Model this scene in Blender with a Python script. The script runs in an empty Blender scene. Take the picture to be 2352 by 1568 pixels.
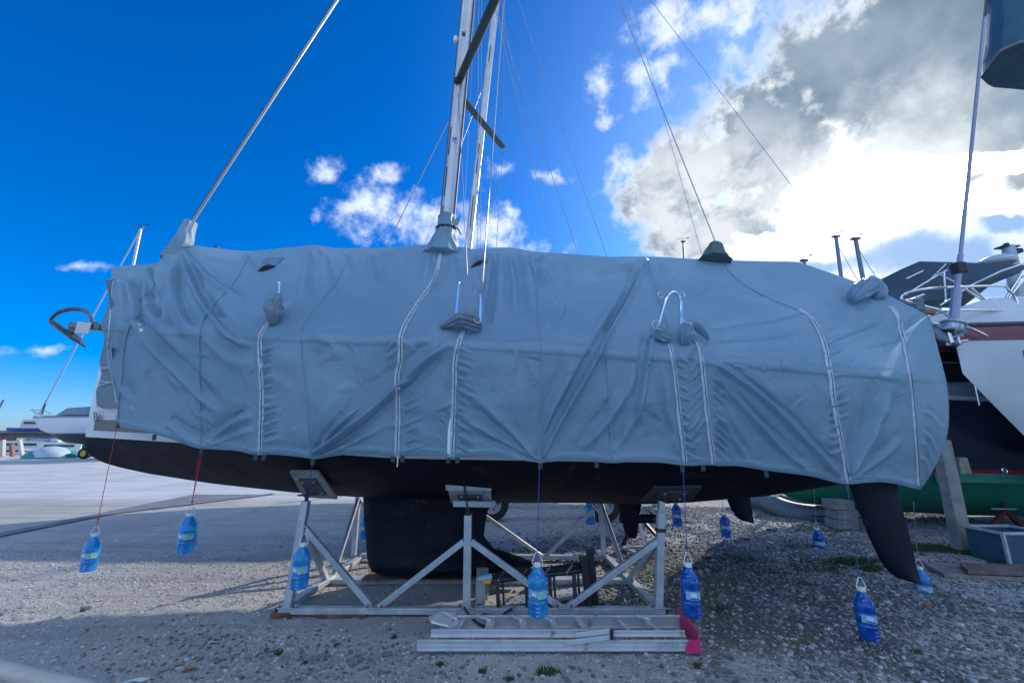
import bpy, bmesh, math, random
import numpy as np
from mathutils import Vector, Matrix, Euler
SC = bpy.context.scene
COL = SC.collection
random.seed(7)
RNG = np.random.default_rng(7)

# ------------------------------------------------------------------ camera
PITCH = math.radians(12.8)
EYE = 1.5
FOC = 950.0
cp, sp = math.cos(PITCH), math.sin(PITCH)
cam_d = bpy.data.cameras.new('camera')
cam_d.sensor_width = 36.0
cam_d.lens = FOC / 2352 * 36.0
cam_d.clip_start = 0.05
cam_d.clip_end = 3000
cam = bpy.data.objects.new('camera', cam_d)
COL.objects.link(cam)
cam.location = (0, 0, EYE)
cam.rotation_euler = (math.radians(90) + PITCH, 0, 0)
SC.camera = cam
SC.view_settings.view_transform = 'Standard'
SC.view_settings.look = 'None'
SC.view_settings.gamma = 1
SC.view_settings.use_curve_mapping = False
SC.view_settings.exposure = 1.1

def ray(px, py):
    xr = (px - 1176) / FOC
    yr = (784 - py) / FOC
    return Vector((xr, cp - yr * sp, sp + yr * cp))

def P(px, py, Y):
    d = ray(px, py)
    t = Y / d.y
    return Vector((d.x * t, Y, EYE + d.z * t))

def G(px, py, z=0.0):
    d = ray(px, py)
    t = (z - EYE) / d.z
    return Vector((d.x * t, d.y * t, z))

def proj(a):
    a = np.asarray(a, float)
    y = a[..., 1]
    z = a[..., 2] - EYE
    zc = y * cp + z * sp
    up = -y * sp + z * cp
    return 1176 + FOC * a[..., 0] / zc, 784 - FOC * up / zc

# ------------------------------------------------------------------ sun and sky
SUN_AZ, SUN_EL = math.radians(43.5), math.radians(25)
SUNV = Vector((math.cos(SUN_EL) * math.sin(SUN_AZ), math.cos(SUN_EL) * math.cos(SUN_AZ), math.sin(SUN_EL)))
sl = bpy.data.lights.new('sun', 'SUN')
sl.energy = 2.3
sl.angle = math.radians(0.8)
sl.color = (1.0, 0.92, 0.82)
so = bpy.data.objects.new('sun', sl)
COL.objects.link(so)
so.rotation_euler = SUNV.to_track_quat('Z', 'Y').to_euler()

W = bpy.data.worlds.new('World')
SC.world = W
W.use_nodes = True
wt = W.node_tree
wt.nodes.clear()

class NT:
    """small helper to wire nodes"""
    def __init__(s, t): s.t = t
    def n(s, typ, **kw):
        x = s.t.nodes.new(typ)
        for k, v in kw.items():
            if k == 'ins':
                for kk, vv in v.items():
                    s.set(x, kk, vv)
            else:
                setattr(x, k, v)
        return x
    def set(s, x, k, v):
        sock = x.inputs[k]
        if isinstance(v, bpy.types.NodeSocket):
            s.t.links.new(v, sock)
        elif isinstance(v, bpy.types.Node):
            s.t.links.new(v.outputs[0], sock)
        else:
            sock.default_value = v
    def math(s, op, a, b=None, c=None, clamp=False):
        x = s.t.nodes.new('ShaderNodeMath'); x.operation = op; x.use_clamp = clamp
        s.set(x, 0, a)
        if b is not None: s.set(x, 1, b)
        if c is not None: s.set(x, 2, c)
        return x.outputs[0]
    def rng(s, v, a, b, c=0.0, d=1.0, smooth=True):
        x = s.t.nodes.new('ShaderNodeMapRange'); x.clamp = True
        if smooth: x.interpolation_type = 'SMOOTHSTEP'
        for i, q in enumerate((v, a, b, c, d)): s.set(x, i, q)
        return x.outputs[0]
    def mix(s, f, a, b, blend='MIX'):
        x = s.t.nodes.new('ShaderNodeMix'); x.data_type = 'RGBA'; x.blend_type = blend
        s.set(x, 0, f); s.set(x, 6, a); s.set(x, 7, b)
        return x.outputs[2]
    def vec(s, op, a, b=None, out=0):
        x = s.t.nodes.new('ShaderNodeVectorMath'); x.operation = op
        s.set(x, 0, a)
        if b is not None: s.set(x, 1, b)
        return x.outputs[out]
    def noise(s, v, scale, detail=4, rough=0.5, dist=0.0, out=0):
        x = s.t.nodes.new('ShaderNodeTexNoise')
        if v is not None: s.set(x, 'Vector', v)
        s.set(x, 'Scale', scale); s.set(x, 'Detail', detail); s.set(x, 'Roughness', rough); s.set(x, 'Distortion', dist)
        return x.outputs[out]

w = NT(wt)
tc = w.n('ShaderNodeTexCoord').outputs['Generated']
DIR = w.vec('NORMALIZE', tc)
sky = w.n('ShaderNodeTexSky', sky_type='NISHITA', sun_disc=False, sun_elevation=SUN_EL, sun_rotation=SUN_AZ,
          altitude=0, air_density=1.0, dust_density=0.35, ozone_density=3.0)
dz = w.n('ShaderNodeSeparateXYZ', ins={0: DIR}).outputs[2]
tint = w.mix(w.rng(dz, 0.0, 0.42), (0.43, 0.63, 1.04, 1), (0.21, 0.51, 0.95, 1))
skyc = w.mix(1.0, sky, tint, 'MULTIPLY')
skyc = w.n('ShaderNodeHueSaturation', ins={'Saturation': 1.22, 'Color': skyc}).outputs[0]
sunv = w.n('ShaderNodeCombineXYZ', ins={0: SUNV.x, 1: SUNV.y, 2: SUNV.z}).outputs[0]
sdot = w.vec('DOT_PRODUCT', DIR, sunv, out=1)
sang = w.math('ARCCOSINE', w.math('MINIMUM', sdot, 0.99999))       # angle to the sun in radians

warp = w.noise(DIR, 5.0, 5, 0.6, out=1)
warp = w.vec('SUBTRACT', warp, (0.5, 0.5, 0.5))
sc_ = w.t.nodes.new('ShaderNodeVectorMath'); sc_.operation = 'SCALE'; w.set(sc_, 0, warp); sc_.inputs['Scale'].default_value = 0.11
DW = w.vec('ADD', DIR, sc_.outputs[0])

def blob(px, py, rx, ry, rot=0.0):
    c = ray(px, py).normalized()
    a1 = (ray(px + 1, py).normalized() - c); t1 = (a1 - c * a1.dot(c)).normalized()
    t2 = c.cross(t1).normalized()
    r = math.radians(rot)
    u1 = t1 * math.cos(r) + t2 * math.sin(r); u2 = -t1 * math.sin(r) + t2 * math.cos(r)
    a = (ray(px + rx, py).normalized() - ray(px - rx, py).normalized()).length / 2
    b = (ray(px, py + ry).normalized() - ray(px, py - ry).normalized()).length / 2
    M = Matrix((u1, u2, c)).transposed()
    e = M.to_euler('XYZ')
    m = w.n('ShaderNodeMapping', vector_type='TEXTURE')
    w.set(m, 'Vector', DW)
    m.inputs['Location'].default_value = c
    m.inputs['Rotation'].default_value = e
    m.inputs['Scale'].default_value = (a, b, 0.8)
    return w.math('SUBTRACT', 1.0, w.vec('LENGTH', m.outputs[0], out=1))

def field(blobs):
    acc = None
    for bl in blobs:
        f = blob(*bl)
        if acc is None: acc = f
        else:
            x = w.math('SMOOTH_MAX', acc, f, 0.25)
            acc = x
    return acc
THICK = field([(1560, 430, 150, 150), (1760, 330, 230, 200, 30), (2030, 170, 400, 250, 20), (2280, 200, 330, 290), (2250, 20, 560, 210, 10),
               (1640, 530, 210, 90, -10), (2560, 330, 360, 190)])
LOW = field([(2150, 585, 480, 82, 2), (1850, 600, 260, 46, 0), (2420, 500, 160, 60, 0), (2700, 560, 420, 120), (2200, 650, 480, 70), (2330, 520, 150, 40)])
PUFF = field([(1545, 60, 110, 95), (1690, 50, 160, 100, 35), (1480, 190, 85, 85), (1372, 190, 52, 85), (1545, 160, 45, 45), (1420, 400, 60, 80),
              (1385, 285, 35, 30), (1162, 392, 42, 34), (865, 480, 110, 60), (960, 505, 190, 75), (1100, 545, 200, 62), (880, 415, 60, 45),
              (752, 385, 50, 32), (95, 812, 95, 26), (20, 815, 80, 22), (1260, 400, 60, 16, 20), (1180, 480, 30, 20), (1240, 570, 100, 26), (210, 612, 90, 18)])
fbm = w.noise(DIR, 9.0, 9, 0.62)
fbm2 = w.noise(DIR, 26.0, 7, 0.6)
f_ = w.math('SUBTRACT', fbm, 0.5)
f2_ = w.math('SUBTRACT', fbm2, 0.5)
def dens(F, amt, a2):
    return w.math('ADD', F, w.math('ADD', w.math('MULTIPLY', f_, amt), w.math('MULTIPLY', f2_, a2)))
dT = dens(THICK, 1.0, 0.55)
dL = dens(LOW, 0.75, 0.3)
dP = dens(PUFF, 2.4, 1.5)
mT = w.rng(dT, 0.0, 0.36)
mL = w.rng(dL, -0.08, 0.30)
mP = w.rng(dP, 0.05, 1.10)
near = w.rng(sang, 0.10, 0.75, 1.0, 0.0)                            # 1 close to the sun
edge = w.rng(w.math('ADD', dT, w.math('MULTIPLY', f2_, 0.8)), 0.05, 0.50, 1.0, 0.0)                              # thin rims are bright
soft = w.noise(DIR, 4.2, 6, 0.6)
core = w.mix(w.rng(soft, 0.35, 0.68), (0.09, 0.135, 0.185, 1), (0.18, 0.225, 0.27, 1))
rim = w.mix(near, (0.36, 0.42, 0.48, 1), (0.50, 0.52, 0.54, 1))
boost = w.rng(w.math('ADD', sang, w.math('MULTIPLY', f_, -0.25)), 0.04, 0.21, 1.0, 0.0)
core = w.mix(w.math('MULTIPLY', boost, 0.42), core, (0.95, 0.95, 0.92, 1))
lump = w.rng(w.noise(DW, 13.0, 6, 0.6), 0.30, 0.60)
puffy = w.rng(w.vec('DISTANCE', DIR, tuple(ray(1610, 470).normalized()), out=1), 0.05, 0.26, 1.0, 0.0)
core = w.mix(w.math('MULTIPLY', w.math('MULTIPLY', puffy, lump), 0.85), core, (0.44, 0.46, 0.48, 1))
tcol = w.mix(edge, core, rim)
lcol = w.mix(w.rng(dL, 0.2, 0.8), (0.60, 0.66, 0.74, 1), (0.15, 0.24, 0.40, 1))
pcol = w.mix(w.rng(fbm2, 0.35, 0.6), (0.24, 0.34, 0.50, 1), (0.47, 0.51, 0.58, 1))
bl = w.math('MULTIPLY', w.rng(sang, 0.05, 0.36, 1.0, 0.0), 1.0)
glow_shape = w.math('ADD', sang, w.math('MULTIPLY', f_, -0.35))
g1 = w.rng(glow_shape, 0.06, 0.30, 1.0, 0.0)
K = 0.10                                                            # sky strength
inv = 1.0 / K
def up(c):
    v = w.t.nodes.new('ShaderNodeVectorMath'); v.operation = 'SCALE'; w.set(v, 0, c); v.inputs['Scale'].default_value = inv
    return v.outputs[0]
col = skyc
halo = w.math('POWER', w.rng(sang, 0.0, 1.0, 1.0, 0.0, False), 2.5)
col = w.mix(w.math('MULTIPLY', halo, 0.55), col, up((0.55, 0.68, 0.80)))
col = w.mix(w.math('MULTIPLY', mP, 0.84), col, up(pcol))
# bright cumulus added in the unseen sky behind the camera, filling the shaded side
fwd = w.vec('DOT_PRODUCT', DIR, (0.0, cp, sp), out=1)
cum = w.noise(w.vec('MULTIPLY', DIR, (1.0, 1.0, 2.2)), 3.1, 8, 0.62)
mFill = w.math('MULTIPLY', w.rng(cum, 0.47, 0.60), w.math('MULTIPLY', w.rng(fwd, 0.30, 0.05, 0.0, 1.0), w.rng(dz, -0.02, 0.12)))
fill_col = w.mix(w.rng(cum, 0.52, 0.72), (0.90, 1.10, 1.30, 1), (0.58, 0.77, 0.98, 1))
col = w.mix(mFill, col, up(fill_col))
hz = w.math('MULTIPLY', w.rng(sang, 0.06, 0.30, 1.0, 0.0), 0.9)
col = w.mix(hz, col, up((1.0, 1.05, 1.1)))
# broken veil close to the sun, blown out
white = up((3.6, 3.5, 3.3))
col = w.mix(mT, col, up(tcol))
wmask = w.rng(w.math('ADD', field([(1985, 468, 235, 112, 0), (1850, 555, 180, 40, 0), (2300, 372, 190, 30, -8), (2280, 490, 150, 18)]), w.math('MULTIPLY', f_, 1.0)), 0.05, 0.35)
col = w.mix(wmask, col, white)
col = w.mix(w.math('MULTIPLY', mL, 0.93), col, up(lcol))
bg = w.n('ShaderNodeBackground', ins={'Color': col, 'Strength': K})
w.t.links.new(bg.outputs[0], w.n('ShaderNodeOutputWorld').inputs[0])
W.cycles.sampling_method = 'MANUAL'
W.cycles.sample_map_resolution = 1024

# ------------------------------------------------------------------ materials
MATS = {}
def mat(name, color, rough=0.6, metal=0.0, var=0.0, vscale=4.0, bump=0.0, bscale=60.0, spec=0.5, color2=None, coat=0.0, dirt=None, transl=0.0, alpha=1.0, rvar=0.0):
    if name in MATS: return MATS[name]
    m = bpy.data.materials.new(name); m.use_nodes = True
    t = m.node_tree; t.nodes.clear(); n = NT(t)
    out = n.n('ShaderNodeOutputMaterial')
    b = n.n('ShaderNodeBsdfPrincipled')
    co = n.n('ShaderNodeTexCoord').outputs['Object']
    base = (*color, 1)
    if var > 0 or color2:
        c2 = (*(color2 or tuple(x * (1 - var) for x in color)), 1)
        nz = n.noise(co, vscale, 6, 0.65)
        base = n.mix(n.rng(nz, 0.38, 0.62), base, c2)
    if dirt:
        dc, ds, dl = dirt
        nz = n.noise(co, ds, 8, 0.7, 0.4)
        base = n.mix(n.rng(nz, dl, dl + 0.12), base, (*dc, 1))
    n.set(b, 'Base Color', base)
    n.set(b, 'Roughness', rough)
    if rvar > 0:
        n.set(b, 'Roughness', n.rng(n.noise(co, vscale * 2.3, 5, 0.6), 0.3, 0.7, max(0.02, rough - rvar), min(1, rough + rvar), False))
    n.set(b, 'Metallic', metal)
    n.set(b, 'Specular IOR Level', spec)
    n.set(b, 'Coat Weight', coat)
    if bump > 0:
        bn = n.n('ShaderNodeBump', ins={'Strength': min(1, bump), 'Distance': 0.01, 'Height': n.noise(co, bscale, 5, 0.6)})
        n.set(b, 'Normal', bn)
    sh = b.outputs[0]
    if transl > 0:
        tr = n.n('ShaderNodeBsdfTranslucent', ins={'Color': base})
        mx = n.n('ShaderNodeMixShader', ins={0: transl, 1: sh, 2: tr.outputs[0]})
        sh = mx.outputs[0]
    t.links.new(sh, out.inputs[0])
    MATS[name] = m
    return m

# ------------------------------------------------------------------ objects
def tag(o, label=None, cat=None, group=None, kind=None):
    if label: o['label'] = label
    if cat: o['category'] = cat
    if group: o['group'] = group
    if kind: o['kind'] = kind
    return o

def empty(name, loc, label, cat, group=None):
    o = bpy.data.objects.new(name, None)
    o.empty_display_size = 0.1
    COL.objects.link(o)
    o.location = loc
    return tag(o, label, cat, group)

def link(o, parent=None):
    COL.objects.link(o)
    if parent is not None:
        o.parent = parent
        o.matrix_parent_inverse = world_of(parent).inverted()
    return o

def world_of(o):
    m = o.matrix_basis.copy()
    if o.parent is not None:
        m = world_of(o.parent) @ o.matrix_parent_inverse @ m
    return m

class MB:
    """collects geometry (in world coordinates) and links it as one mesh object"""
    def __init__(s): s.v = []; s.f = []
    def add(s, vs, fs):
        b = len(s.v)
        s.v += [tuple(x) for x in vs]
        s.f += [tuple(i + b for i in f) for f in fs]
        return s
    def box(s, c, size, rot=None):
        c = Vector(c); h = Vector(size) / 2
        R = rot if rot is not None else Matrix.Identity(3)
        vs = [c + R @ Vector((x * h.x, y * h.y, z * h.z)) for x in (-1, 1) for y in (-1, 1) for z in (-1, 1)]
        return s.add(vs, [(0, 1, 3, 2), (4, 6, 7, 5), (0, 4, 5, 1), (2, 3, 7, 6), (0, 2, 6, 4), (1, 5, 7, 3)])
    def beam(s, a, b, w_, h_, up=(0, 0, 1), taper=1.0):
        a = Vector(a); b = Vector(b); d = (b - a).normalized()
        u = Vector(up)
        if abs(d.dot(u)) > 0.97: u = Vector((0, 1, 0))
        x = d.cross(u).normalized(); y = x.cross(d).normalized()
        vs = []
        for p, k in ((a, 1.0), (b, taper)):
            for i, j in ((-1, -1), (1, -1), (1, 1), (-1, 1)):
                vs.append(p + x * (i * w_ / 2 * k) + y * (j * h_ / 2 * k))
        return s.add(vs, [(0, 3, 2, 1), (4, 5, 6, 7), (0, 1, 5, 4), (1, 2, 6, 5), (2, 3, 7, 6), (3, 0, 4, 7)])
    def channel(s, a, b, w_, h_, t_, up=(0, 0, 1), side=1):
        """C profile: web plus two flanges"""
        a = Vector(a); b = Vector(b); d = (b - a).normalized(); u = Vector(up)
        x = d.cross(u).normalized(); y = x.cross(d).normalized()
        s.beam(a, b, t_, h_, up=y)
        for q in (-1, 1):
            o = x * (side * w_ / 2) + y * (q * (h_ / 2 - t_ / 2))
            s.beam(a + o, b + o, w_ - t_, t_, up=y)
        return s
    def tube(s, pts, r, n=8, closed=False, caps=True):
        pts = [Vector(p) for p in pts]
        rs = r if isinstance(r, (list, tuple)) else [r] * len(pts)
        vs = []; N = len(pts); prev = None
        for i, p in enumerate(pts):
            if closed: d = pts[(i + 1) % N] - pts[i - 1]
            else: d = pts[min(i + 1, N - 1)] - pts[max(i - 1, 0)]
            d.normalize()
            if prev is None:
                x = d.cross(Vector((0, 0, 1)))
                if x.length < 1e-3: x = d.cross(Vector((0, 1, 0)))
            else: x = prev - d * prev.dot(d)
            x.normalize(); prev = x; y = d.cross(x)
            for k in range(n):
                an = 2 * math.pi * k / n
                vs.append(p + x * (math.cos(an) * rs[i]) + y * (math.sin(an) * rs[i]))
        fs = []
        for i in range(N if closed else N - 1):
            j = (i + 1) % N
            for k in range(n):
                fs.append((i * n + k, i * n + (k + 1) % n, j * n + (k + 1) % n, j * n + k))
        if not closed and caps:
            fs.append(tuple(range(n - 1, -1, -1))); fs.append(tuple((N - 1) * n + k for k in range(n)))
        return s.add(vs, fs)
    def ell(s, pts, rx, ry, n=12, axis=(0, 1, 0)):
        """tube of elliptic section; axis gives the ry direction"""
        pts = [Vector(p) for p in pts]; vs = []; A = Vector(axis)
        for i, p in enumerate(pts):
            d = (pts[min(i + 1, len(pts) - 1)] - pts[max(i - 1, 0)]).normalized()
            x = d.cross(A).normalized(); y = x.cross(d).normalized()
            for k in range(n):
                an = 2 * math.pi * k / n
                vs.append(p + x * (math.cos(an) * rx) + y * (math.sin(an) * ry))
        fs = [(i * n + k, i * n + (k + 1) % n, (i + 1) * n + (k + 1) % n, (i + 1) * n + k) for i in range(len(pts) - 1) for k in range(n)]
        fs += [tuple(range(n - 1, -1, -1)), tuple((len(pts) - 1) * n + k for k in range(n))]
        return s.add(vs, fs)
    def lathe(s, prof, c=(0, 0, 0), n=20, axis=None, cap=True):
        R = Matrix.Identity(3) if axis is None else Vector(axis).to_track_quat('Z', 'Y').to_matrix()
        c = Vector(c); vs = []
        for r, z in prof:
            for k in range(n):
                an = 2 * math.pi * k / n
                vs.append(c + R @ Vector((math.cos(an) * r, math.sin(an) * r, z)))
        fs = [(i * n + k, i * n + (k + 1) % n, (i + 1) * n + (k + 1) % n, (i + 1) * n + k) for i in range(len(prof) - 1) for k in range(n)]
        if cap and prof[0][0] > 1e-4: fs.append(tuple(range(n - 1, -1, -1)))
        if cap and prof[-1][0] > 1e-4: fs.append(tuple((len(prof) - 1) * n + k for k in range(n)))
        return s.add(vs, fs)
    def loft(s, rows, closed_u=False, cap=False):
        n = len(rows[0]); vs = [p for r in rows for p in r]; fs = []
        for i in range(len(rows) - 1):
            for k in range(n if closed_u else n - 1):
                k2 = (k + 1) % n
                fs.append((i * n + k, i * n + k2, (i + 1) * n + k2, (i + 1) * n + k))
        if cap:
            fs.append(tuple(range(n - 1, -1, -1))); fs.append(tuple((len(rows) - 1) * n + k for k in range(n)))
        return s.add(vs, fs)
    def prism(s, poly, off):
        """poly: list of 3-D points (planar), off: extrusion vector"""
        n = len(poly); off = Vector(off)
        vs = [Vector(p) for p in poly] + [Vector(p) + off for p in poly]
        fs = [tuple(range(n - 1, -1, -1)), tuple(range(n, 2 * n))] + [(i, (i + 1) % n, n + (i + 1) % n, n + i) for i in range(n)]
        return s.add(vs, fs)
    def build(s, name, m, parent=None, smooth=False, bevel=0.0, origin=None, label=None, subsurf=0, angle=35):
        me = bpy.data.meshes.new(name)
        o_ = Vector(origin) if origin is not None else (Vector(s.v[0]) if s.v else Vector((0, 0, 0)))
        if origin is None and s.v:
            a = np.array(s.v); o_ = Vector(((a[:, 0].min() + a[:, 0].max()) / 2, (a[:, 1].min() + a[:, 1].max()) / 2, a[:, 2].min()))
        me.from_pydata([tuple(Vector(p) - o_) for p in s.v], [], s.f)
        bm_ = bmesh.new(); bm_.from_mesh(me)
        bmesh.ops.recalc_face_normals(bm_, faces=bm_.faces)
        bm_.to_mesh(me); bm_.free()
        me.update()
        ms = m if isinstance(m, (list, tuple)) else [m]
        for q in ms: me.materials.append(q)
        o = bpy.data.objects.new(name, me)
        o.location = o_
        if smooth:
            me.shade_smooth()
            try: me.set_sharp_from_angle(angle=math.radians(angle))
            except Exception: pass
        link(o, parent)
        if bevel > 0:
            bv = o.modifiers.new('bevel', 'BEVEL'); bv.width = bevel; bv.segments = 2; bv.limit_method = 'ANGLE'; bv.angle_limit = math.radians(40)
        if subsurf:
            ss = o.modifiers.new('subsurf', 'SUBSURF'); ss.levels = subsurf; ss.render_levels = subsurf
        if label: o['label'] = label
        return o

def interp(x, tab):
    xs = [t[0] for t in tab]; ys = [t[1] for t in tab]
    return float(np.interp(x, xs, ys))
def smooth_path(pts, n=8):
    """Catmull-Rom through the points"""
    pts = [Vector(p) for p in pts]
    if len(pts) < 3: return [pts[0].lerp(pts[-1], i / n) for i in range(n + 1)]
    out = []
    for i in range(len(pts) - 1):
        p0 = pts[max(i - 1, 0)]; p1 = pts[i]; p2 = pts[i + 1]; p3 = pts[min(i + 2, len(pts) - 1)]
        for k in range(n):
            t = k / n
            out.append(0.5 * ((2 * p1) + (p2 - p0) * t + (2 * p0 - 5 * p1 + 4 * p2 - p3) * t * t + (3 * p1 - p0 - 3 * p2 + p3) * t ** 3))
    out.append(pts[-1])
    return out
# ------------------------------------------------------------------ the ground
def ground_material():
    m = bpy.data.materials.new('ground'); m.use_nodes = True
    t = m.node_tree; t.nodes.clear(); n = NT(t)
    out = n.n('ShaderNodeOutputMaterial'); b = n.n('ShaderNodeBsdfPrincipled')
    pos = n.n('ShaderNodeNewGeometry').outputs['Position']
    sx = n.n('ShaderNodeSeparateXYZ', ins={0: pos}); X, Y = sx.outputs[0], sx.outputs[1]
    big = n.noise(pos, 0.55, 6, 0.6)
    mid = n.noise(pos, 2.6, 7, 0.65)
    fine = n.noise(pos, 38, 5, 0.7)
    peb = n.n('ShaderNodeTexVoronoi', ins={'Vector': pos, 'Scale': 34.0, 'Randomness': 1.0})
    peb2 = n.n('ShaderNodeTexVoronoi', ins={'Vector': pos, 'Scale': 75.0, 'Randomness': 1.0})
    dirt = n.mix(n.rng(big, 0.35, 0.65), (0.31, 0.30, 0.285, 1), (0.43, 0.415, 0.39, 1))
    dirt = n.mix(n.math('MULTIPLY', n.rng(mid, 0.45, 0.7), 0.6), dirt, (0.25, 0.25, 0.25, 1))
    # small stones pressed into the surface
    sc = n.n('ShaderNodeSeparateColor', ins={0: peb.outputs['Color']}).outputs[0]
    sc2 = n.n('ShaderNodeSeparateColor', ins={0: peb2.outputs['Color']}).outputs[0]
    stone = n.mix(sc, (0.17, 0.17, 0.17, 1), (0.50, 0.50, 0.49, 1))
    stone2 = n.mix(sc2, (0.22, 0.215, 0.21, 1), (0.50, 0.485, 0.46, 1))
    right = n.rng(n.math('ADD', n.math('ADD', X, n.math('MULTIPLY', Y, -0.15)), n.math('MULTIPLY', n.math('SUBTRACT', big, 0.5), 3.0)), -1.2, 2.2)
    c = n.mix(n.math('MULTIPLY', n.rng(fine, 0.3, 0.6), 0.45), dirt, stone2)
    c = n.mix(n.math('MULTIPLY', right, 0.75), c, stone)
    # far concrete apron, paler
    far = n.rng(n.math('ADD', Y, n.math('MULTIPLY', n.math('SUBTRACT', mid, 0.5), 0.6)), 9.8, 11.0)
    farl = n.math('MULTIPLY', far, n.rng(X, 0.0, -3.0))
    c = n.mix(n.math('MULTIPLY', farl, 0.8), c, n.mix(n.rng(big, 0.4, 0.6), (0.45, 0.465, 0.485, 1), (0.53, 0.54, 0.55, 1)))
    # faint wheel tracks sweeping across the yard
    mp = n.n('ShaderNodeMapping', ins={'Vector': pos, 'Rotation': (0, 0, 0.32), 'Scale': (0.16, 2.4, 1.0)})
    trk = n.noise(mp.outputs[0], 1.6, 6, 0.65, 0.25)
    c = n.mix(n.math('MULTIPLY', n.rng(trk, 0.50, 0.66), n.math('MULTIPLY', n.rng(X, 0.5, -2.0), 0.42)), c, (0.17, 0.17, 0.17, 1))
    c = n.mix(n.math('MULTIPLY', n.rng(trk, 0.42, 0.30), n.math('MULTIPLY', n.rng(X, 0.5, -2.0), 0.35)), c, (0.52, 0.50, 0.47, 1))
    # moss on the right, worn in between the stones
    mossn = n.noise(pos, 1.3, 8, 0.7)
    md = n.rng(n.vec('DISTANCE', n.vec('MULTIPLY', pos, (1.0, 1.0, 0.0)), (2.2, 5.0, 0.0), out=1), 0.6, 2.9, 1.0, 0.0)
    moss = n.math('MULTIPLY', n.rng(n.math('ADD', mossn, n.math('MULTIPLY', md, 0.20)), 0.56, 0.68), n.rng(X, -1.0, 0.8))
    c = n.mix(n.math('MULTIPLY', moss, 0.75), c, n.mix(n.rng(fine, 0.4, 0.6), (0.045, 0.055, 0.028, 1), (0.10, 0.095, 0.06, 1)))
    n.set(b, 'Base Color', c); n.set(b, 'Roughness', 0.93); n.set(b, 'Specular IOR Level', 0.25)
    h = n.math('ADD', n.math('MULTIPLY', n.rng(peb.outputs['Distance'], 0.0, 0.6, 1.0, 0.0), n.math('ADD', 0.25, right)), n.math('MULTIPLY', fine, 0.9))
    h = n.math('ADD', h, n.math('MULTIPLY', n.rng(peb2.outputs['Distance'], 0.0, 0.6, 1.0, 0.0), 0.35))
    n.set(b, 'Normal', n.n('ShaderNodeBump', ins={'Strength': 0.75, 'Distance': 0.013, 'Height': h}))
    t.links.new(b.outputs[0], out.inputs[0])
    return m
GM = ground_material()

def vnoise(x, y, s, seed=0):
    """cheap value noise on numpy arrays"""
    r = np.random.default_rng(seed).random((256, 256))
    x = x * s; y = y * s
    xi = np.floor(x).astype(int); yi = np.floor(y).astype(int)
    fx = x - xi; fy = y - yi
    fx = fx * fx * (3 - 2 * fx); fy = fy * fy * (3 - 2 * fy)
    g = lambda a, b: r[a & 255, b & 255]
    return (g(xi, yi) * (1 - fx) + g(xi + 1, yi) * fx) * (1 - fy) + (g(xi, yi + 1) * (1 - fx) + g(xi + 1, yi + 1) * fx) * fy

def ground_h(x, y):
    x = np.asarray(x, float); y = np.asarray(y, float)
    h = (vnoise(x, y, 0.6, 1) - 0.5) * 0.035 + (vnoise(x, y, 2.3, 2) - 0.5) * 0.016 + (vnoise(x, y, 9, 3) - 0.5) * 0.009 + (vnoise(x, y, 24, 4) - 0.5) * 0.007
    fade = np.clip((14 - np.hypot(x, y)) / 6, 0, 1)
    return h * fade

def grid_mesh(name, V, nu, nv, m, flip=False, smooth=True):
    """V: (nu*nv,3) array"""
    i = np.arange((nu - 1) * (nv - 1)); a = i // (nv - 1); b_ = i % (nv - 1)
    q = a * nv + b_
    F = np.stack([q, q + 1, q + nv + 1, q + nv], 1) if not flip else np.stack([q, q + nv, q + nv + 1, q + 1], 1)
    me = bpy.data.meshes.new(name)
    me.vertices.add(len(V)); me.vertices.foreach_set('co', V.astype(np.float32).ravel())
    me.loops.add(F.size); me.loops.foreach_set('vertex_index', F.astype(np.int32).ravel())
    me.polygons.add(len(F)); me.polygons.foreach_set('loop_start', np.arange(0, F.size, 4, dtype=np.int32))
    me.update(calc_edges=True)
    if smooth: me.shade_smooth()
    for q in (m if isinstance(m, (list, tuple)) else [m]): me.materials.append(q)
    return bpy.data.objects.new(name, me)

def warp_axis(lo, hi, c0, c1, nin, nout):
    a = np.linspace(c0, c1, nin)
    left = c0 - (np.geomspace(1, 1 + (c0 - lo), nout)[1:] - 1)[::-1]
    right = c1 + np.geomspace(1, 1 + (hi - c1), nout)[1:] - 1
    return np.concatenate([left, a, right])
xs = warp_axis(-900, 900, -8, 8, 420, 26); ys = warp_axis(-900, 33.5, 0.8, 9, 300, 26)
XX, YY = np.meshgrid(xs, ys, indexing='ij')
ZZ = ground_h(XX, YY)
go = grid_mesh('ground', np.stack([XX.ravel(), YY.ravel(), ZZ.ravel()], 1), len(xs), len(ys), GM, flip=True)
link(go); tag(go, kind='structure')

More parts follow.
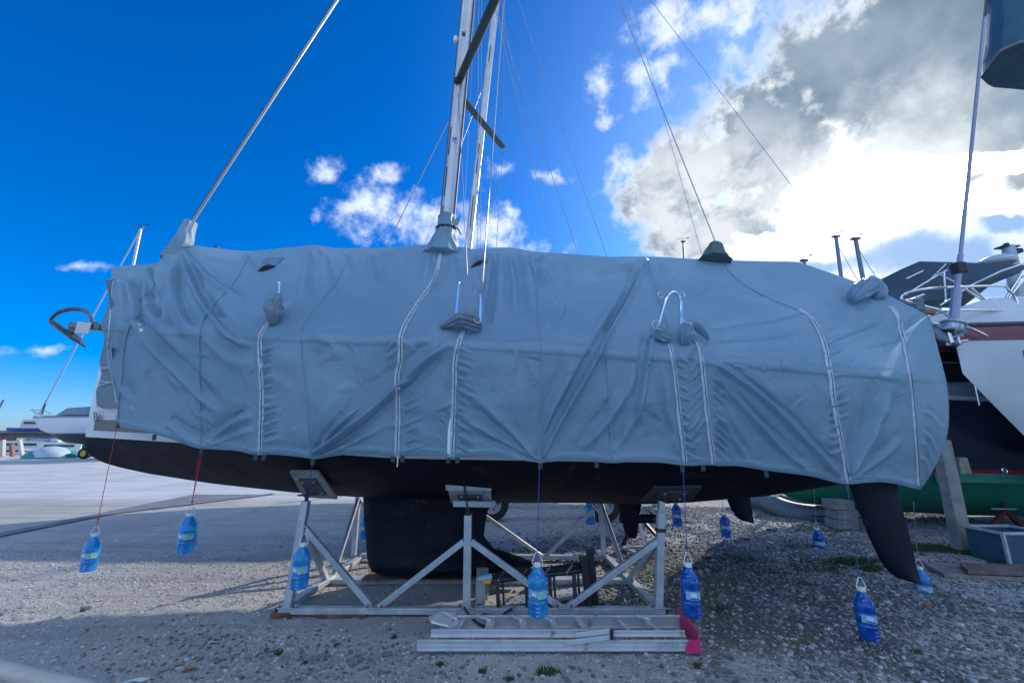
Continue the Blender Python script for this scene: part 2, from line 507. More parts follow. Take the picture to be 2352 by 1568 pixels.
# asphalt patch on the left, one sheet above the gravel, shade painted into it
def shaded_asphalt_patch():
    m = mat('shaded_asphalt', (0.19, 0.20, 0.22), 0.9, var=0.25, vscale=3.0, bump=0.6, bscale=140, spec=0.3)
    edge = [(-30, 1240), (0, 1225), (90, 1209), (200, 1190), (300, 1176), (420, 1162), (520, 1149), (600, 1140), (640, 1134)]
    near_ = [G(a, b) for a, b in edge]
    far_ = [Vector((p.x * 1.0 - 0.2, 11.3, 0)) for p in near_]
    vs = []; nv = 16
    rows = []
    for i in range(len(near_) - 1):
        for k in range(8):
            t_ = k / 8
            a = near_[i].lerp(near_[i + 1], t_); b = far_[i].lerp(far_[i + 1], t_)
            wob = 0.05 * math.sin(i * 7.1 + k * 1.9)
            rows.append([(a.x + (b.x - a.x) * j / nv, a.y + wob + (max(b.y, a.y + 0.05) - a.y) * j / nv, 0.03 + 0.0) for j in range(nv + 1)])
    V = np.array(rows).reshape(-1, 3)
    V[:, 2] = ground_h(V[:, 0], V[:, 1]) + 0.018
    o = grid_mesh('shaded_asphalt_patch', V, len(rows), nv + 1, m, flip=True)
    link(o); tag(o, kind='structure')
shaded_asphalt_patch()

# loose stones: one mass that nobody could count
def scatter(name, n, region, size, cols, seed, mask, label_kind='stuff', lift=0.25):
    r = np.random.default_rng(seed)
    x = r.uniform(region[0], region[1], n * 3); y = r.uniform(region[2], region[3], n * 3)
    keep = mask(x, y, r.random(n * 3))
    x = x[keep][:n]; y = y[keep][:n]; n = len(x)
    s = size[0] + (size[1] - size[0]) * r.random(n) ** 2.6
    base = np.array([(1, 0, 0), (-1, 0, 0), (0, 1, 0), (0, -1, 0), (0, 0, 1), (0, 0, -1)], float)
    # cut corners: rounded cuboid of 8 corners + 6 face points -> 14 verts, 24 tris
    corners = np.array([(a, b, c) for a in (-1, 1) for b in (-1, 1) for c in (-1, 1)], float) * 0.62
    pts = np.concatenate([base, corners])
    tri = []
    fid = {0: (4, 5, 7, 6), 1: (0, 2, 3, 1), 2: (2, 6, 7, 3), 3: (0, 1, 5, 4), 4: (1, 3, 7, 5), 5: (0, 4, 6, 2)}
    for k, q in fid.items():
        for j in range(4): tri.append((k, 6 + q[j], 6 + q[(j + 1) % 4]))
    tri = np.array(tri)
    V = pts[None] * (1 + 0.28 * (r.random((n, 14, 1)) - 0.5)) * np.stack([np.ones(n), 0.55 + 0.4 * r.random(n), 0.35 + 0.3 * r.random(n)], 1)[:, None, :]
    a = r.uniform(0, 2 * np.pi, n); tl = r.normal(0, 0.22, n)
    ca, sa, ct, st = np.cos(a), np.sin(a), np.cos(tl), np.sin(tl)
    vx, vy, vz = V[..., 0], V[..., 1], V[..., 2]
    vy, vz = vy * ct[:, None] - vz * st[:, None], vy * st[:, None] + vz * ct[:, None]
    vx, vy = vx * ca[:, None] - vy * sa[:, None], vx * sa[:, None] + vy * ca[:, None]
    V = np.stack([vx, vy, vz], -1) * (s / 2)[:, None, None]
    V[..., 0] += x[:, None]; V[..., 1] += y[:, None]
    V[..., 2] += (ground_h(x, y) + s * lift * 0.5)[:, None]
    F = (tri[None] + (np.arange(n) * 14)[:, None, None]).reshape(-1, 3)
    me = bpy.data.meshes.new(name)
    me.vertices.add(n * 14); me.vertices.foreach_set('co', V.astype(np.float32).ravel())
    me.loops.add(F.size); me.loops.foreach_set('vertex_index', F.astype(np.int32).ravel())
    me.polygons.add(len(F)); me.polygons.foreach_set('loop_start', np.arange(0, F.size, 3, dtype=np.int32))
    ca_ = me.color_attributes.new('tint', 'FLOAT_COLOR', 'POINT')
    cc = np.array(cols); pick = cc[r.integers(0, len(cc), n)] * (0.75 + 0.5 * r.random((n, 1)))
    full = np.concatenate([np.repeat(pick, 14, 0), np.ones((n * 14, 1))], 1)
    ca_.data.foreach_set('color', full.astype(np.float32).ravel())
    me.update(calc_edges=True)
    me.shade_smooth()
    try: me.set_sharp_from_angle(angle=math.radians(26))
    except Exception: pass
    if 'stone' not in MATS:
        m = bpy.data.materials.new('stone'); m.use_nodes = True; t = m.node_tree; q = NT(t)
        b = t.nodes['Principled BSDF']; at = q.n('ShaderNodeVertexColor', layer_name='tint')
        nz = q.noise(q.n('ShaderNodeTexCoord').outputs['Object'], 90, 4, 0.6)
        q.set(b, 'Base Color', q.mix(q.rng(nz, 0.3, 0.7), q.mix(1.0, at.outputs[0], (0.75, 0.75, 0.75, 1), 'MULTIPLY'), at.outputs[0])); q.set(b, 'Roughness', 0.85)
        MATS['stone'] = m
    me.materials.append(MATS['stone'])
    o = bpy.data.objects.new(name, me); link(o); tag(o, kind='stuff')
    return o
greys = [(0.25, 0.26, 0.27), (0.17, 0.175, 0.18), (0.33, 0.335, 0.335), (0.12, 0.12, 0.125), (0.21, 0.205, 0.195), (0.42, 0.42, 0.42), (0.15, 0.145, 0.14)]
tans = [(0.42, 0.40, 0.375), (0.36, 0.345, 0.325), (0.48, 0.46, 0.43), (0.33, 0.32, 0.31), (0.54, 0.52, 0.50)]
def m_right(x, y, q):
    d = 1 / (1 + np.exp(-(x - 0.15 * y + (vnoise(x, y, 0.8, 11) - 0.5) * 3.2 - 0.9) * 1.7))
    return q < d * (0.35 + 0.9 * (vnoise(x, y, 1.9, 12) > 0.36))
def m_left(x, y, q):
    band = np.exp(-((y - 4.9) / 1.2) ** 2) * (x < -1)
    return (q < 0.25 + 0.65 * band + 0.45 * (vnoise(x, y, 1.5, 13) > 0.62)) & ~((y > 6.6) & (x < -4))
scatter('gravel', 80000, (-1.5, 8.5, 1.0, 9.5), (0.012, 0.050), greys, 3, m_right)
scatter('gravel_fine', 34000, (-7, 4, 1.2, 9.5), (0.007, 0.034), tans, 4, m_left, lift=0.15)
def m_pile(x, y, q):
    return q < np.exp(-(((x + 1.2) / 1.0) ** 2 + ((y - 3.25) / 0.33) ** 2)) + np.exp(-(((x + 0.6) / 0.7) ** 2 + ((y - 2.7) / 0.25) ** 2)) + 0.8 * np.exp(-(((x + 2.4) / 0.6) ** 2 + ((y - 3.5) / 0.3) ** 2))
scatter('gravel_loose', 5200, (-4.5, 1.6, 2.0, 4.2), (0.012, 0.040), greys, 5, m_pile)
scatter('gravel_coarse', 900, (-5.5, 7.5, 1.3, 8.5), (0.03, 0.085), greys + tans, 6, lambda x, y, q: q < 0.06 + 0.94 * (x > 0.8))

def grass(name, n, centers, hgt, seed, cols=((0.06, 0.10, 0.028), (0.09, 0.13, 0.04), (0.05, 0.08, 0.03))):
    r = np.random.default_rng(seed)
    cs = np.array([(c[0], c[1]) for c in centers]); rr = np.array([c[2] for c in centers]); wgt = np.array([c[3] for c in centers], float); wgt /= wgt.sum()
    k = r.choice(len(cs), n, p=wgt)
    th = r.uniform(0, 2 * np.pi, n); rad = rr[k] * np.sqrt(r.random(n)) * (0.6 + 0.6 * r.random(n))
    asp = np.array([c[4] if len(c) > 4 else 1.0 for c in centers])[k]
    x = cs[k, 0] + np.cos(th) * rad * asp; y = cs[k, 1] + np.sin(th) * rad
    z = ground_h(x, y)
    h = hgt * (0.4 + 0.9 * r.random(n)); a = r.uniform(0, 2 * np.pi, n); w_ = 0.0022 + 0.003 * r.random(n)
    lx, ly = np.cos(a), np.sin(a); bend = h * r.uniform(0.2, 1.0, n); b = r.uniform(0, 2 * np.pi, n); bx, by = np.cos(b), np.sin(b)
    V = np.zeros((n, 5, 3))
    V[:, 0] = np.stack([x - lx * w_, y - ly * w_, z - 0.003], 1); V[:, 1] = np.stack([x + lx * w_, y + ly * w_, z - 0.003], 1)
    V[:, 2] = np.stack([x - lx * w_ * .8 + bx * bend * .3, y - ly * w_ * .8 + by * bend * .3, z + h * .6], 1)
    V[:, 3] = np.stack([x + lx * w_ * .8 + bx * bend * .3, y + ly * w_ * .8 + by * bend * .3, z + h * .6], 1)
    V[:, 4] = np.stack([x + bx * bend, y + by * bend, z + h], 1)
    f = []
    idx = np.arange(n) * 5
    F = np.concatenate([np.stack([idx, idx + 1, idx + 3], 1), np.stack([idx, idx + 3, idx + 2], 1), np.stack([idx + 2, idx + 3, idx + 4], 1)])
    me = bpy.data.meshes.new(name)
    me.vertices.add(n * 5); me.vertices.foreach_set('co', V.astype(np.float32).ravel())
    me.loops.add(F.size); me.loops.foreach_set('vertex_index', F.astype(np.int32).ravel())
    me.polygons.add(len(F)); me.polygons.foreach_set('loop_start', np.arange(0, F.size, 3, dtype=np.int32))
    me.update(calc_edges=True)
    me.materials.append(mat('grass', (0.07, 0.11, 0.03), 0.7, color2=(0.045, 0.075, 0.025), vscale=3, transl=0.3))
    o = bpy.data.objects.new(name, me); link(o); tag(o, kind='stuff')
def gp(px, py, r, wgt, asp=1.0):
    p = G(px, py); return (p.x, p.y, r, wgt, asp)
gr_ = random.Random(8)
gc = []
for (px, py, n_, sx_, sy_) in ((1990, 1292, 8, 70, 8), (2130, 1264, 16, 90, 8), (2260, 1276, 14, 90, 9), (2340, 1290, 6, 30, 8), (1850, 1215, 8, 80, 12), (1880, 1305, 10, 90, 14), (1640, 1290, 10, 110, 30), (1560, 1215, 6, 60, 14), (1780, 1250, 8, 90, 20)):
    for k in range(n_): gc.append(gp(px + gr_.gauss(0, sx_ * .6), py + gr_.gauss(0, sy_ * .6), gr_.uniform(.05, .2), (1.0 if px > 1950 else .25) * gr_.uniform(.3, 1.5), gr_.uniform(1, 2.5)))
grass('grass', 17000, gc, 0.035, 21)
grass('weeds', 900, [gp(1258, 1538, .055, 1.4, 1.6), gp(640, 1498, .022, .5), gp(775, 1480, .02, .5), gp(905, 1460, .02, .4), gp(700, 1520, .02, .2), gp(1010, 1520, .03, .5), gp(1600, 1525, .03, .4), gp(1110, 1535, .03, .4), gp(1170, 1555, .03, .4),
                      gp(1980, 1470, .06, .5), gp(1850, 1340, .08, .5), gp(2100, 1500, .05, .4), gp(1660, 1400, .1, .8), gp(1430, 1265, .1, .4)], 0.024, 22)
# ------------------------------------------------------------------ the covered sailboat
CL = 4.75
HB = [(-4.78, 0.02), (-4.6, 0.14), (-4.3, .34), (-4.0, .52), (-3.5, .78), (-3.0, .99), (-2.3, 1.22), (-1.5, 1.38), (-.7, 1.47), (0.2, 1.5), (1.4, 1.48), (2.5, 1.38), (3.0, 1.30), (3.42, 1.16)]
XE = 3.42
ZB = [(-4.78, 1.52), (-4.76, 1.40), (-4.7, 1.30), (-4.55, 1.22), (-4.35, 1.165), (-4.04, 1.10), (-3.7, 1.05), (-3.22, .985), (-2.3, .90), (-1.6, .86), (-.3, .835), (1.3, .80), (1.8, .82), (2.5, .88), (3.2, .985), (3.42, 1.04)]
ZR = [(-4.78, 2.78), (-4.1, 2.7), (-3, 2.46), (-1.7, 2.34), (-.7, 2.26), (.45, 2.17), (2.5, 2.07), (3.75, 2.02)]
ZW = [(-4.78, 1.485), (-3, 1.42), (-1, 1.31), (3.75, 1.25)]                       # paint line
SECT = [(-4.78, 1.3), (-4, 1.55), (-3, 1.8), (-1.5, 2.0), (0, 2.1), (2, 2.2), (3.42, 2.5)]
def hw(x, z):
    zb, zr = interp(x, ZB), interp(x, ZR); n = interp(x, SECT)
    t = min(1, max(0, (z - zb) / (zr - zb)))
    return interp(x, HB) * (1 - (1 - t) ** n) ** (1 / n)
white_gel = mat('white_gelcoat', (0.62, 0.64, 0.66), 0.28, coat=0.3, dirt=((0.45, 0.45, 0.42), 2.5, 0.62))
antifoul = mat('black_antifouling', (0.004, 0.007, 0.015), 0.6, var=0.4, vscale=1.4, bump=0.08, bscale=40, spec=0.2, dirt=((0.018, 0.024, 0.034), 4, 0.56), rvar=0.08)
grey_paint = mat('grey_stripe', (0.10, 0.115, 0.13), 0.35, coat=0.2)
dark_gap = mat('dark_fittings', (0.02, 0.02, 0.022), 0.6)
alu = mat('mast_aluminium', (0.52, 0.53, 0.55), 0.38, metal=0.75, var=0.15, vscale=2)
steel = mat('stainless_steel', (0.62, 0.63, 0.65), 0.16, metal=1.0)
wire_m = mat('wire', (0.30, 0.31, 0.33), 0.35, metal=0.8)

boat = empty('sailboat', (0, CL, 0), 'black-bottomed sailing yacht under the big grey cover, resting in the steel cradle', 'sailboat')
HX = list(np.concatenate([[-4.78, -4.77, -4.75, -4.72, -4.67, -4.6, -4.5], np.linspace(-4.35, 3.42, 44)]))
def hull_strip(z0f, z1f, nz, off=0.0, x0=-9, x1=9, both=True, power=1.0):
    mb = MB()
    for sgn in ((-1, 1) if both else (-1,)):
        rows = []
        for x in HX:
            if x < x0 - 1e-6 or x > x1 + 1e-6: continue
            a, b = z0f(x), z1f(x); r_ = []
            for k in range(nz + 1):
                z = a + (b - a) * (k / nz) ** power
                r_.append((x, CL + sgn * (hw(x, z) + off), z))
            rows.append(r_)
        mb.loft(rows)
    return mb
bot = hull_strip(lambda x: interp(x, ZB), lambda x: max(interp(x, ZW), interp(x, ZB)), 18, power=2.2)
# transom, lower part
tz = [interp(XE, ZB) + (1.25 - interp(XE, ZB)) * k / 6 for k in range(7)]
bot.loft([[(XE, CL - hw(XE, z), z), (XE, CL + hw(XE, z), z)] for z in tz])
hull_o = bot.build('hull_bottom', antifoul, boat, smooth=True, angle=60)
top = hull_strip(lambda x: max(interp(x, ZW), interp(x, ZB)), lambda x: interp(x, ZR), 12)
tz = [1.25 + (2.02 - 1.25) * k / 6 for k in range(7)]
top.loft([[(XE, CL - hw(XE, z), z), (XE, CL + hw(XE, z), z)] for z in tz])
top.build('topsides', white_gel, boat, smooth=True, angle=60)
d = MB()
d.loft([[(x, CL - hw(x, interp(x, ZR)) + 0.0, interp(x, ZR) - .02), (x, CL, interp(x, ZR) + .06), (x, CL + hw(x, interp(x, ZR)), interp(x, ZR) - .02)] for x in HX])
d.build('deck', white_gel, boat, smooth=True)
cab = MB()
cab.loft([[(x, CL - w_, z0), (x, CL - w_ * .82, z1), (x, CL + w_ * .82, z1), (x, CL + w_, z0)] for x, w_, z0, z1 in
          ((-2.6, .35, 2.42, 2.44), (-2.1, .6, 2.36, 2.62), (-1.0, .8, 2.27, 2.70), (0.9, .9, 2.15, 2.68), (1.0, .9, 2.15, 2.2))], cap=True)
cab.build('cabin', white_gel, boat)
# grey stripe panel at the bow, proud of the hull
st = MB(); rows = []
for x in np.linspace(-4.66, -3.3, 16):
    zw = interp(x, ZW)
    z0 = zw + 0.075; z1 = zw + 0.075 + 0.115 + (x + 4.66) * .01
    rows.append([(x, CL - hw(x, z0 + (z1 - z0) * k / 3) - 0.006, z0 + (z1 - z0) * k / 3) for k in range(4)])
st.loft(rows); st.build('hull_stripe', grey_paint, boat, smooth=True)
# name on the bow, mostly under the cover: only its first letters show
def text_mesh(body, size, m, parent, loc, xdir, updir, name='lettering', extr=.002):
    c = bpy.data.curves.new(name, 'FONT'); c.body = body; c.size = size; c.extrude = extr
    tmp = bpy.data.objects.new('tmp', c); COL.objects.link(tmp)
    dg = bpy.context.evaluated_depsgraph_get(); me = bpy.data.meshes.new_from_object(tmp.evaluated_get(dg)); bpy.data.objects.remove(tmp)
    me.materials.clear(); me.materials.append(m); o = bpy.data.objects.new(name, me)
    x = Vector(xdir).normalized(); z = x.cross(Vector(updir)).normalized(); y = z.cross(x)
    o.matrix_basis = Matrix.Translation(Vector(loc)) @ Matrix((x, y, z)).transposed().to_4x4()
    return link(o, parent)
a_ = Vector((-4.665, CL - hw(-4.665, 1.68) - .012, 1.655)); b_ = Vector((-4.3, CL - hw(-4.3, 1.68) - .012, 1.655))
text_mesh('Be', .15, grey_paint, boat, a_, b_ - a_, (0, -.25, 1))

# keel with its bulb, saildrive and the two rudders
k_ = MB(); rows = []
def foil(x0, x1, y, th, z, n=14, lean=0.0):
    pts = []
    for i in range(n):
        a = 2 * math.pi * i / n
        u = 0.5 - 0.5 * math.cos(a)
        t_ = th * 0.5 * (1.48 * math.sqrt(u) * (1 - u) + .30 * u * (1 - u)) * 1.9
        pts.append((x0 + (x1 - x0) * u, y + (t_ if a < math.pi else -t_), z))
    return pts
for z, x0, x1, th in ((0.98, -1.63, -0.22, .20), (0.80, -1.61, -.24, .19), (.62, -1.59, -.28, .19), (.46, -1.56, -.30, .20), (.34, -1.54, -.20, .30), (.26, -1.53, 0.08, .40), (.19, -1.51, 0.24, .43), (.135, -1.48, .18, .36), (.105, -1.40, .0, .22)):
    rows.append(foil(x0, x1, CL, th, z, 22))
k_.loft(rows, closed_u=True, cap=True)
k_.build('keel', antifoul, boat, smooth=True, angle=50)
def rudder(s):
    yb = CL + s * 1.15
    r_ = MB(); rows = []
    for pl, pr, py in ((1938, 2052, 1085), (1950, 2060, 1112), (1972, 2074, 1170), (1996, 2090, 1232), (2022, 2102, 1285), (2042, 2108, 1312), (2062, 2113, 1327), (2095, 2115, 1336)):
        a = P(pl, py, CL - 1.15); b = P(pr, py + .5, CL - 1.15); z = (a.z + b.z) / 2
        rows.append(foil(a.x, b.x, yb, .075, z, 18))
    r_.loft(rows, closed_u=True, cap=True)
    return r_.build('rudder', antifoul, boat, smooth=True, angle=50)
rudder(-1); rudder(1)
sd = MB(); rows = []
for z, x0, x1, th in ((.95, 1.12, 1.42, .14), (.78, 1.14, 1.40, .13), (.62, 1.17, 1.36, .12), (.5, 1.2, 1.34, .08), (.44, 1.24, 1.32, .03)):
    rows.append(foil(x0, x1, CL, th, z, 14))
sd.loft(rows, closed_u=True, cap=True)
sd.ell([(1.16, CL, .63), (1.22, CL, .63), (1.42, CL, .63), (1.5, CL, .63)], .045, .045, 12)
sdo = sd.build('saildrive', antifoul, boat, smooth=True)
hub = MB(); hub.ell([(1.5, CL, .63), (1.56, CL, .63), (1.62, CL, .63)], .045, .045, 10)
bronze = mat('propeller_bronze', (0.035, 0.04, 0.045), 0.45, metal=0.5)
ho = hub.build('propeller_hub', bronze, sdo, smooth=True)
for an in (35, 155, 275):
    b_ = MB(); R = Matrix.Rotation(math.radians(an), 3, 'X')
    rows = []
    for f, wd in ((0.03, .03), (.08, .07), (.14, .10), (.19, .09), (.23, .045)):
        tw = math.radians(55 - 150 * f)
        rows.append([Vector((1.56, CL, .63)) + R @ Vector((math.sin(tw) * q * wd / 2, math.cos(tw) * q * wd / 2, f)) for q in (-1, -.3, .3, 1)])
    b_.loft(rows); o = b_.build('propeller_blade', bronze, sdo, smooth=True)
    sm = o.modifiers.new('solid', 'SOLIDIFY'); sm.thickness = .008

# ---- mast and rigging
def oncl(px, py, Y=CL): return P(px, py, Y)
m0 = oncl(1022, 545); m1 = oncl(1075, 0)
mdir = (m1 - m0).normalized()
mfoot = m0 - mdir * ((m0.z - 2.3) / mdir.z); mtop = m0 + mdir * ((12.6 - m0.z) / mdir.z)
def mpt(z): return m0 + mdir * ((z - m0.z) / mdir.z)
mm = MB(); mm.ell([mpt(2.3 + 10.3 * i / 12) for i in range(13)], .085, .062, 20, axis=(0, 1, 0))
masto = mm.build('mast', alu, boat, smooth=True)
t_ = MB(); t_.beam(mpt(2.4) + Vector((.093, 0, 0)), mpt(12.4) + Vector((.093, 0, 0)), .016, .028); t_.build('sail_track', mat('dark_track', (0.05, .045, .05), .5), masto)
t_ = MB(); t_.beam(mpt(2.4) + Vector((-.088, -.01, 0)), mpt(9) + Vector((-.088, -.01, 0)), .006, .012); t_.build('halyard', mat('dark_track', (0.05, .045, .05), .5), masto)
for z0 in (3.9, 4.45, 5.05):
    t_ = MB(); c = mpt(z0); t_.beam(c + Vector((-.05, -.052, 0)), mpt(z0 + .42) + Vector((-.05, -.052, 0)), .012, .006); t_.build('halyard_slot', dark_gap, masto)
stk = MB(); c = mpt(5.27); stk.box(c + Vector((.015, -.0625, 0)), (.052, .006, .085)); so_ = stk.build('sticker', mat('sticker_blue', (0.03, .10, .45), .4), masto)
stk = MB()
stk.box(c + Vector((.015, -.0665, .034)), (.054, .002, .010)); stk.box(c + Vector((.015, -.0665, -.034)), (.054, .002, .010)); stk.box(c + Vector((.015, -.0665, 0)), (.004, .002, .05))
stk.build('sticker_border', mat('white_print', (0.75, .75, .75), .5), so_)
lamp = MB(); c = mpt(6.93) + Vector((-.115, -.02, 0)); lamp.lathe([(0.0, -.055), (.03, -.05), (.036, 0), (.03, .03), (0, .035)], c, 12); lamp.box(c + Vector((.03, 0, 0)), (.06, .03, .02))
lo = lamp.build('deck_light', mat('lamp_white', (0.7, .7, .7), .3), masto, smooth=True)
bp = MB(); bp.box(mpt(6.97) + Vector((.0, -.068, 0)), (.05, .02, .05)); bp.build('fitting', mat('fitting_blue', (0.03, .07, .16), .5), masto)
blk = MB(); blk.box(mpt(6.2) + Vector((-.02, -.075, -.02)), (.09, .05, .07)); blk.build('spreader_bracket', dark_gap, masto, bevel=.005)
def spreader(a, b):
    s = MB(); a = Vector(a); b = Vector(b); d_ = (b - a).normalized()
    s.ell([a, a.lerp(b, .5), b], .055, .02, 12, axis=(0, 0, 1)); return s.build('spreader', mat('spreader_dark', (0.07, .09, .085), .45, metal=.3), boat, smooth=True)
sz = 6.2
tipN = Vector((-.15, 3.55, sz)); tipF = P(1155, 338, 6.05)
spreader(mpt(sz) + Vector((0, -.06, 0)), tipN); spreader(mpt(6.02) + Vector((0.03, .05, 0)), tipF)
def wire(name, a, b, r=.0045, m=None, parent=boat, ext=0.0, sag=0.0):
    a = Vector(a); b = Vector(b); b = b + (b - a) * ext
    s = MB(); n = 10 if sag else 1
    s.tube([a.lerp(b, i / n) - Vector((0, 0, sag * 4 * (i / n) * (1 - i / n))) for i in range(n + 1)], r, 6)
    return s.build(name, m or wire_m, parent, smooth=True)
fs0 = oncl(438, 515); fs1 = oncl(775, 0); fd = (fs1 - fs0).normalized()
bow_pt = fs0 - fd * ((fs0.z - 2.95) / fd.z)
fo = MB(); fo.tube([bow_pt, fs0, fs1, fs0 + fd * ((11.9 - fs0.z) / fd.z)], .0185, 10)
fo.build('forestay', mat('furler_foil', (0.30, .31, .33), .35, metal=.6), boat, smooth=True)
s_ = MB(); s_.tube([q + Vector((-.018, -.012, 0)) for q in (fs0, fs1, fs0 + fd * ((11.9 - fs0.z) / fd.z))], .006, 6); s_.build('furling_line', mat('dark_track', (0.05, .045, .05), .5), boat)
chain = P(1078, 722, 3.42)
wire('shroud', chain, mpt(6.0) + Vector((0, -.06, 0)), .005)
chain2 = P(1104, 700, 3.42)
wire('shroud', chain2, P(1158, 0, 3.62), .006, ext=.6)
wire('shroud', P(1107, 690, 3.46), P(1135, 300, 3.5), .0035, ext=1.2)
tb = MB(); tb.tube([P(1103, 722, 3.42), P(1103, 676, 3.42)], .011, 8); tb.build('turnbuckle', steel, boat, smooth=True)
wire('shroud', P(1138, 600, 6.15), tipF, .0045); wire('shroud', tipF, P(1158, 30, 6.1), .0045, ext=.5)
wire('halyard', P(1097, 575, CL), P(1099, 70, CL), .0045, ext=.5); wire('halyard', P(1103, 575, CL), P(1106, 70, CL), .003, ext=.5)
wire('backstay', oncl(1651, 575), oncl(1421, 0), .0065, ext=.75)
wire('lazy_jack', oncl(885, 572), oncl(1032, 275), .0055, m=mat('rope_grey', (0.22, .23, .25), .7))
# halyards leading aft to the booms and topping lift (second group of thin lines)
for a, b, r in (((1275, 585), (1142, 41), .004), ((1331, 590), (1145, 41), .0045), ((1394, 590), (1190, 0), .004)):
    wire('topping_line', P(*a, CL), P(*b, CL), r, ext=.3)
# stanchions poking out of the cover, and the boarding hoop
def stanchion(a, b):
    s = MB(); s.tube([a, b], .0125, 10); s.lathe([(.0, .012), (.015, .008), (.015, -.01)], b, 8); return s.build('stanchion', steel, boat, smooth=True)
stanchion(P(1045, 748, 3.36), P(1053, 650, 3.36)); stanchion(P(1102, 745, 3.36), P(1104, 679, 3.36)); stanchion(P(638, 715, 3.62), P(642, 650, 3.62))
hp = smooth_path([P(1507, 765, 3.38), P(1518, 722, 3.38), P(1530, 686, 3.38), P(1541, 672, 3.39), P(1554, 673, 3.40), P(1563, 690, 3.41), P(1564, 720, 3.42), P(1562, 765, 3.42)], 6)
s = MB(); s.tube(hp, .0135, 10); hoop = s.build('boarding_hoop', steel, boat, smooth=True)
for cx, sg in ((1523, -1), (1560, 1)):
    s = MB(); s.tube(smooth_path([P(cx, 680, 3.38), P(cx + 6 * sg, 684, 3.36), P(cx + 12 * sg, 680, 3.36), P(cx + 9 * sg, 670, 3.36), P(cx, 673, 3.38)], 4), .003, 6); s.build('hook', steel, hoop, smooth=True)
# bow roller
s = MB(); ra, rb = P(236, 752, 4.72), P(166, 748, 4.72)
s.beam(ra, rb, .10, .07); s.build('bow_roller', mat('stained_steel', (0.25, .22, .20), .45, metal=.7, var=.4, vscale=20), boat, bevel=.008)
s = MB(); s.box(P(191, 753, 4.655), (.17, .012, .14), Matrix.Rotation(math.radians(3), 3, 'Y')); s.build('roller_cheek', mat('white_plate', (0.62, .61, .58), .5), boat, bevel=.02)

# ---- anchor stowed on the roller
anc = empty('anchor', P(190, 750, 4.7), 'galvanised roll-bar anchor hanging over the bow of the covered yacht', 'anchor')
galv = mat('galvanised_dark', (0.16, .17, .18), .42, metal=.75, var=.3, vscale=12)
YA = 4.7
s = MB(); s.tube(smooth_path([P(213, 741, YA), P(205, 722, YA), P(190, 712, YA), P(165, 710, YA), P(140, 715, YA), P(124, 725, YA), P(115, 736, YA)], 5), [.016 + .008 * math.sin(i / 30 * 3.14) for i in range(31)], 10); s.build('roll_bar', galv, anc, smooth=True)
s = MB()
rows = [[P(113, 737, YA - .05), P(113, 739, YA), P(113, 737, YA + .05)], [P(135, 757, YA - .12), P(140, 752, YA), P(135, 757, YA + .12)], [P(160, 774, YA - .16), P(170, 762, YA), P(160, 774, YA + .16)],
        [P(182, 787, YA - .10), P(188, 778, YA), P(182, 787, YA + .10)], [P(198, 796, YA - .01), P(198, 795, YA), P(198, 796, YA + .01)]]
s.loft(rows); o = s.build('fluke', galv, anc); sm = o.modifiers.new('solid', 'SOLIDIFY'); sm.thickness = .014
s = MB(); s.beam(P(118, 738, YA), P(160, 768, YA), .03, .05); s.beam(P(160, 764, YA), P(186, 748, YA), .035, .09); s.beam(P(186, 744, YA), P(222, 745, YA), .03, .06); s.build('shank', galv, anc, bevel=.006)

# ------------------------------------------------------------------ the cover
def top_c(u): return np.interp(u, TU, TX), np.interp(u, TU, TY), np.interp(u, TU, TD)
U_ = [  # u, top(px,py,Y), rail py, hem(px,py)
 (240, 256, 617, 4.62, 742, 268, 976), (262, 285, 610, 4.66, 744, 276, 979), (290, 318, 608, 4.70, 747, 287, 983), (330, 352, 606, 4.74, 749, 318, 991), (355, 378, 596, 4.75, 751, 350, 1000), (372, 398, 570, 4.75, 752, 372, 1006),
 (388, 412, 562, 4.75, 753, 388, 1011), (410, 442, 563, 4.75, 754, 412, 1018), (430, 495, 570, 4.75, 756, 436, 1025), (460, 552, 576, 4.75, 758, 462, 1031), (500, 590, 576, 4.75, 760, 500, 1034), (540, 628, 572, 4.75, 762, 545, 1039),
 (595, 690, 565, 4.75, 764, 597, 1045), (640, 720, 562, 4.75, 766, 645, 1047), (690, 780, 570, 4.75, 768, 705, 1052), (715, 800, 570, 4.75, 769, 722, 1054), (800, 880, 569, 4.75, 773, 805, 1047), (860, 945, 564, 4.75, 775, 862, 1046),
 (920, 1000, 560, 4.75, 778, 912, 1047), (985, 1050, 566, 4.75, 781, 975, 1048), (1045, 1090, 572, 4.75, 784, 1038, 1050), (1110, 1125, 569, 4.75, 788, 1110, 1051), (1180, 1175, 568, 4.75, 791, 1180, 1056), (1240, 1222, 577, 4.75, 795, 1240, 1062),
 (1300, 1270, 581, 4.75, 799, 1300, 1060), (1400, 1335, 585, 4.75, 806, 1400, 1062), (1490, 1400, 590, 4.75, 812, 1490, 1063), (1540, 1450, 589, 4.75, 815, 1570, 1068), (1620, 1520, 590, 4.75, 820, 1637, 1068),
 (1750, 1600, 595, 4.75, 831, 1760, 1080), (1870, 1690, 598, 4.75, 842, 1945, 1112), (1920, 1745, 600, 4.75, 846, 1985, 1111), (1980, 1832, 601, 4.72, 850, 2040, 1113), (2020, 1950, 641, 4.45, 853, 2075, 1117), (2060, 2045, 680, 4.12, 856, 2104, 1121),
 (2100, 2095, 705, 3.95, 860, 2110, 1122), (2172, 2136, 726, 3.82, 866, 2118, 1118)]
U_ = np.array(U_, float)
NU, NV = 1100, 300
uu = np.interp(np.linspace(0, 1, NU), np.linspace(0, 1, 400), np.linspace(240, 2172, 400))
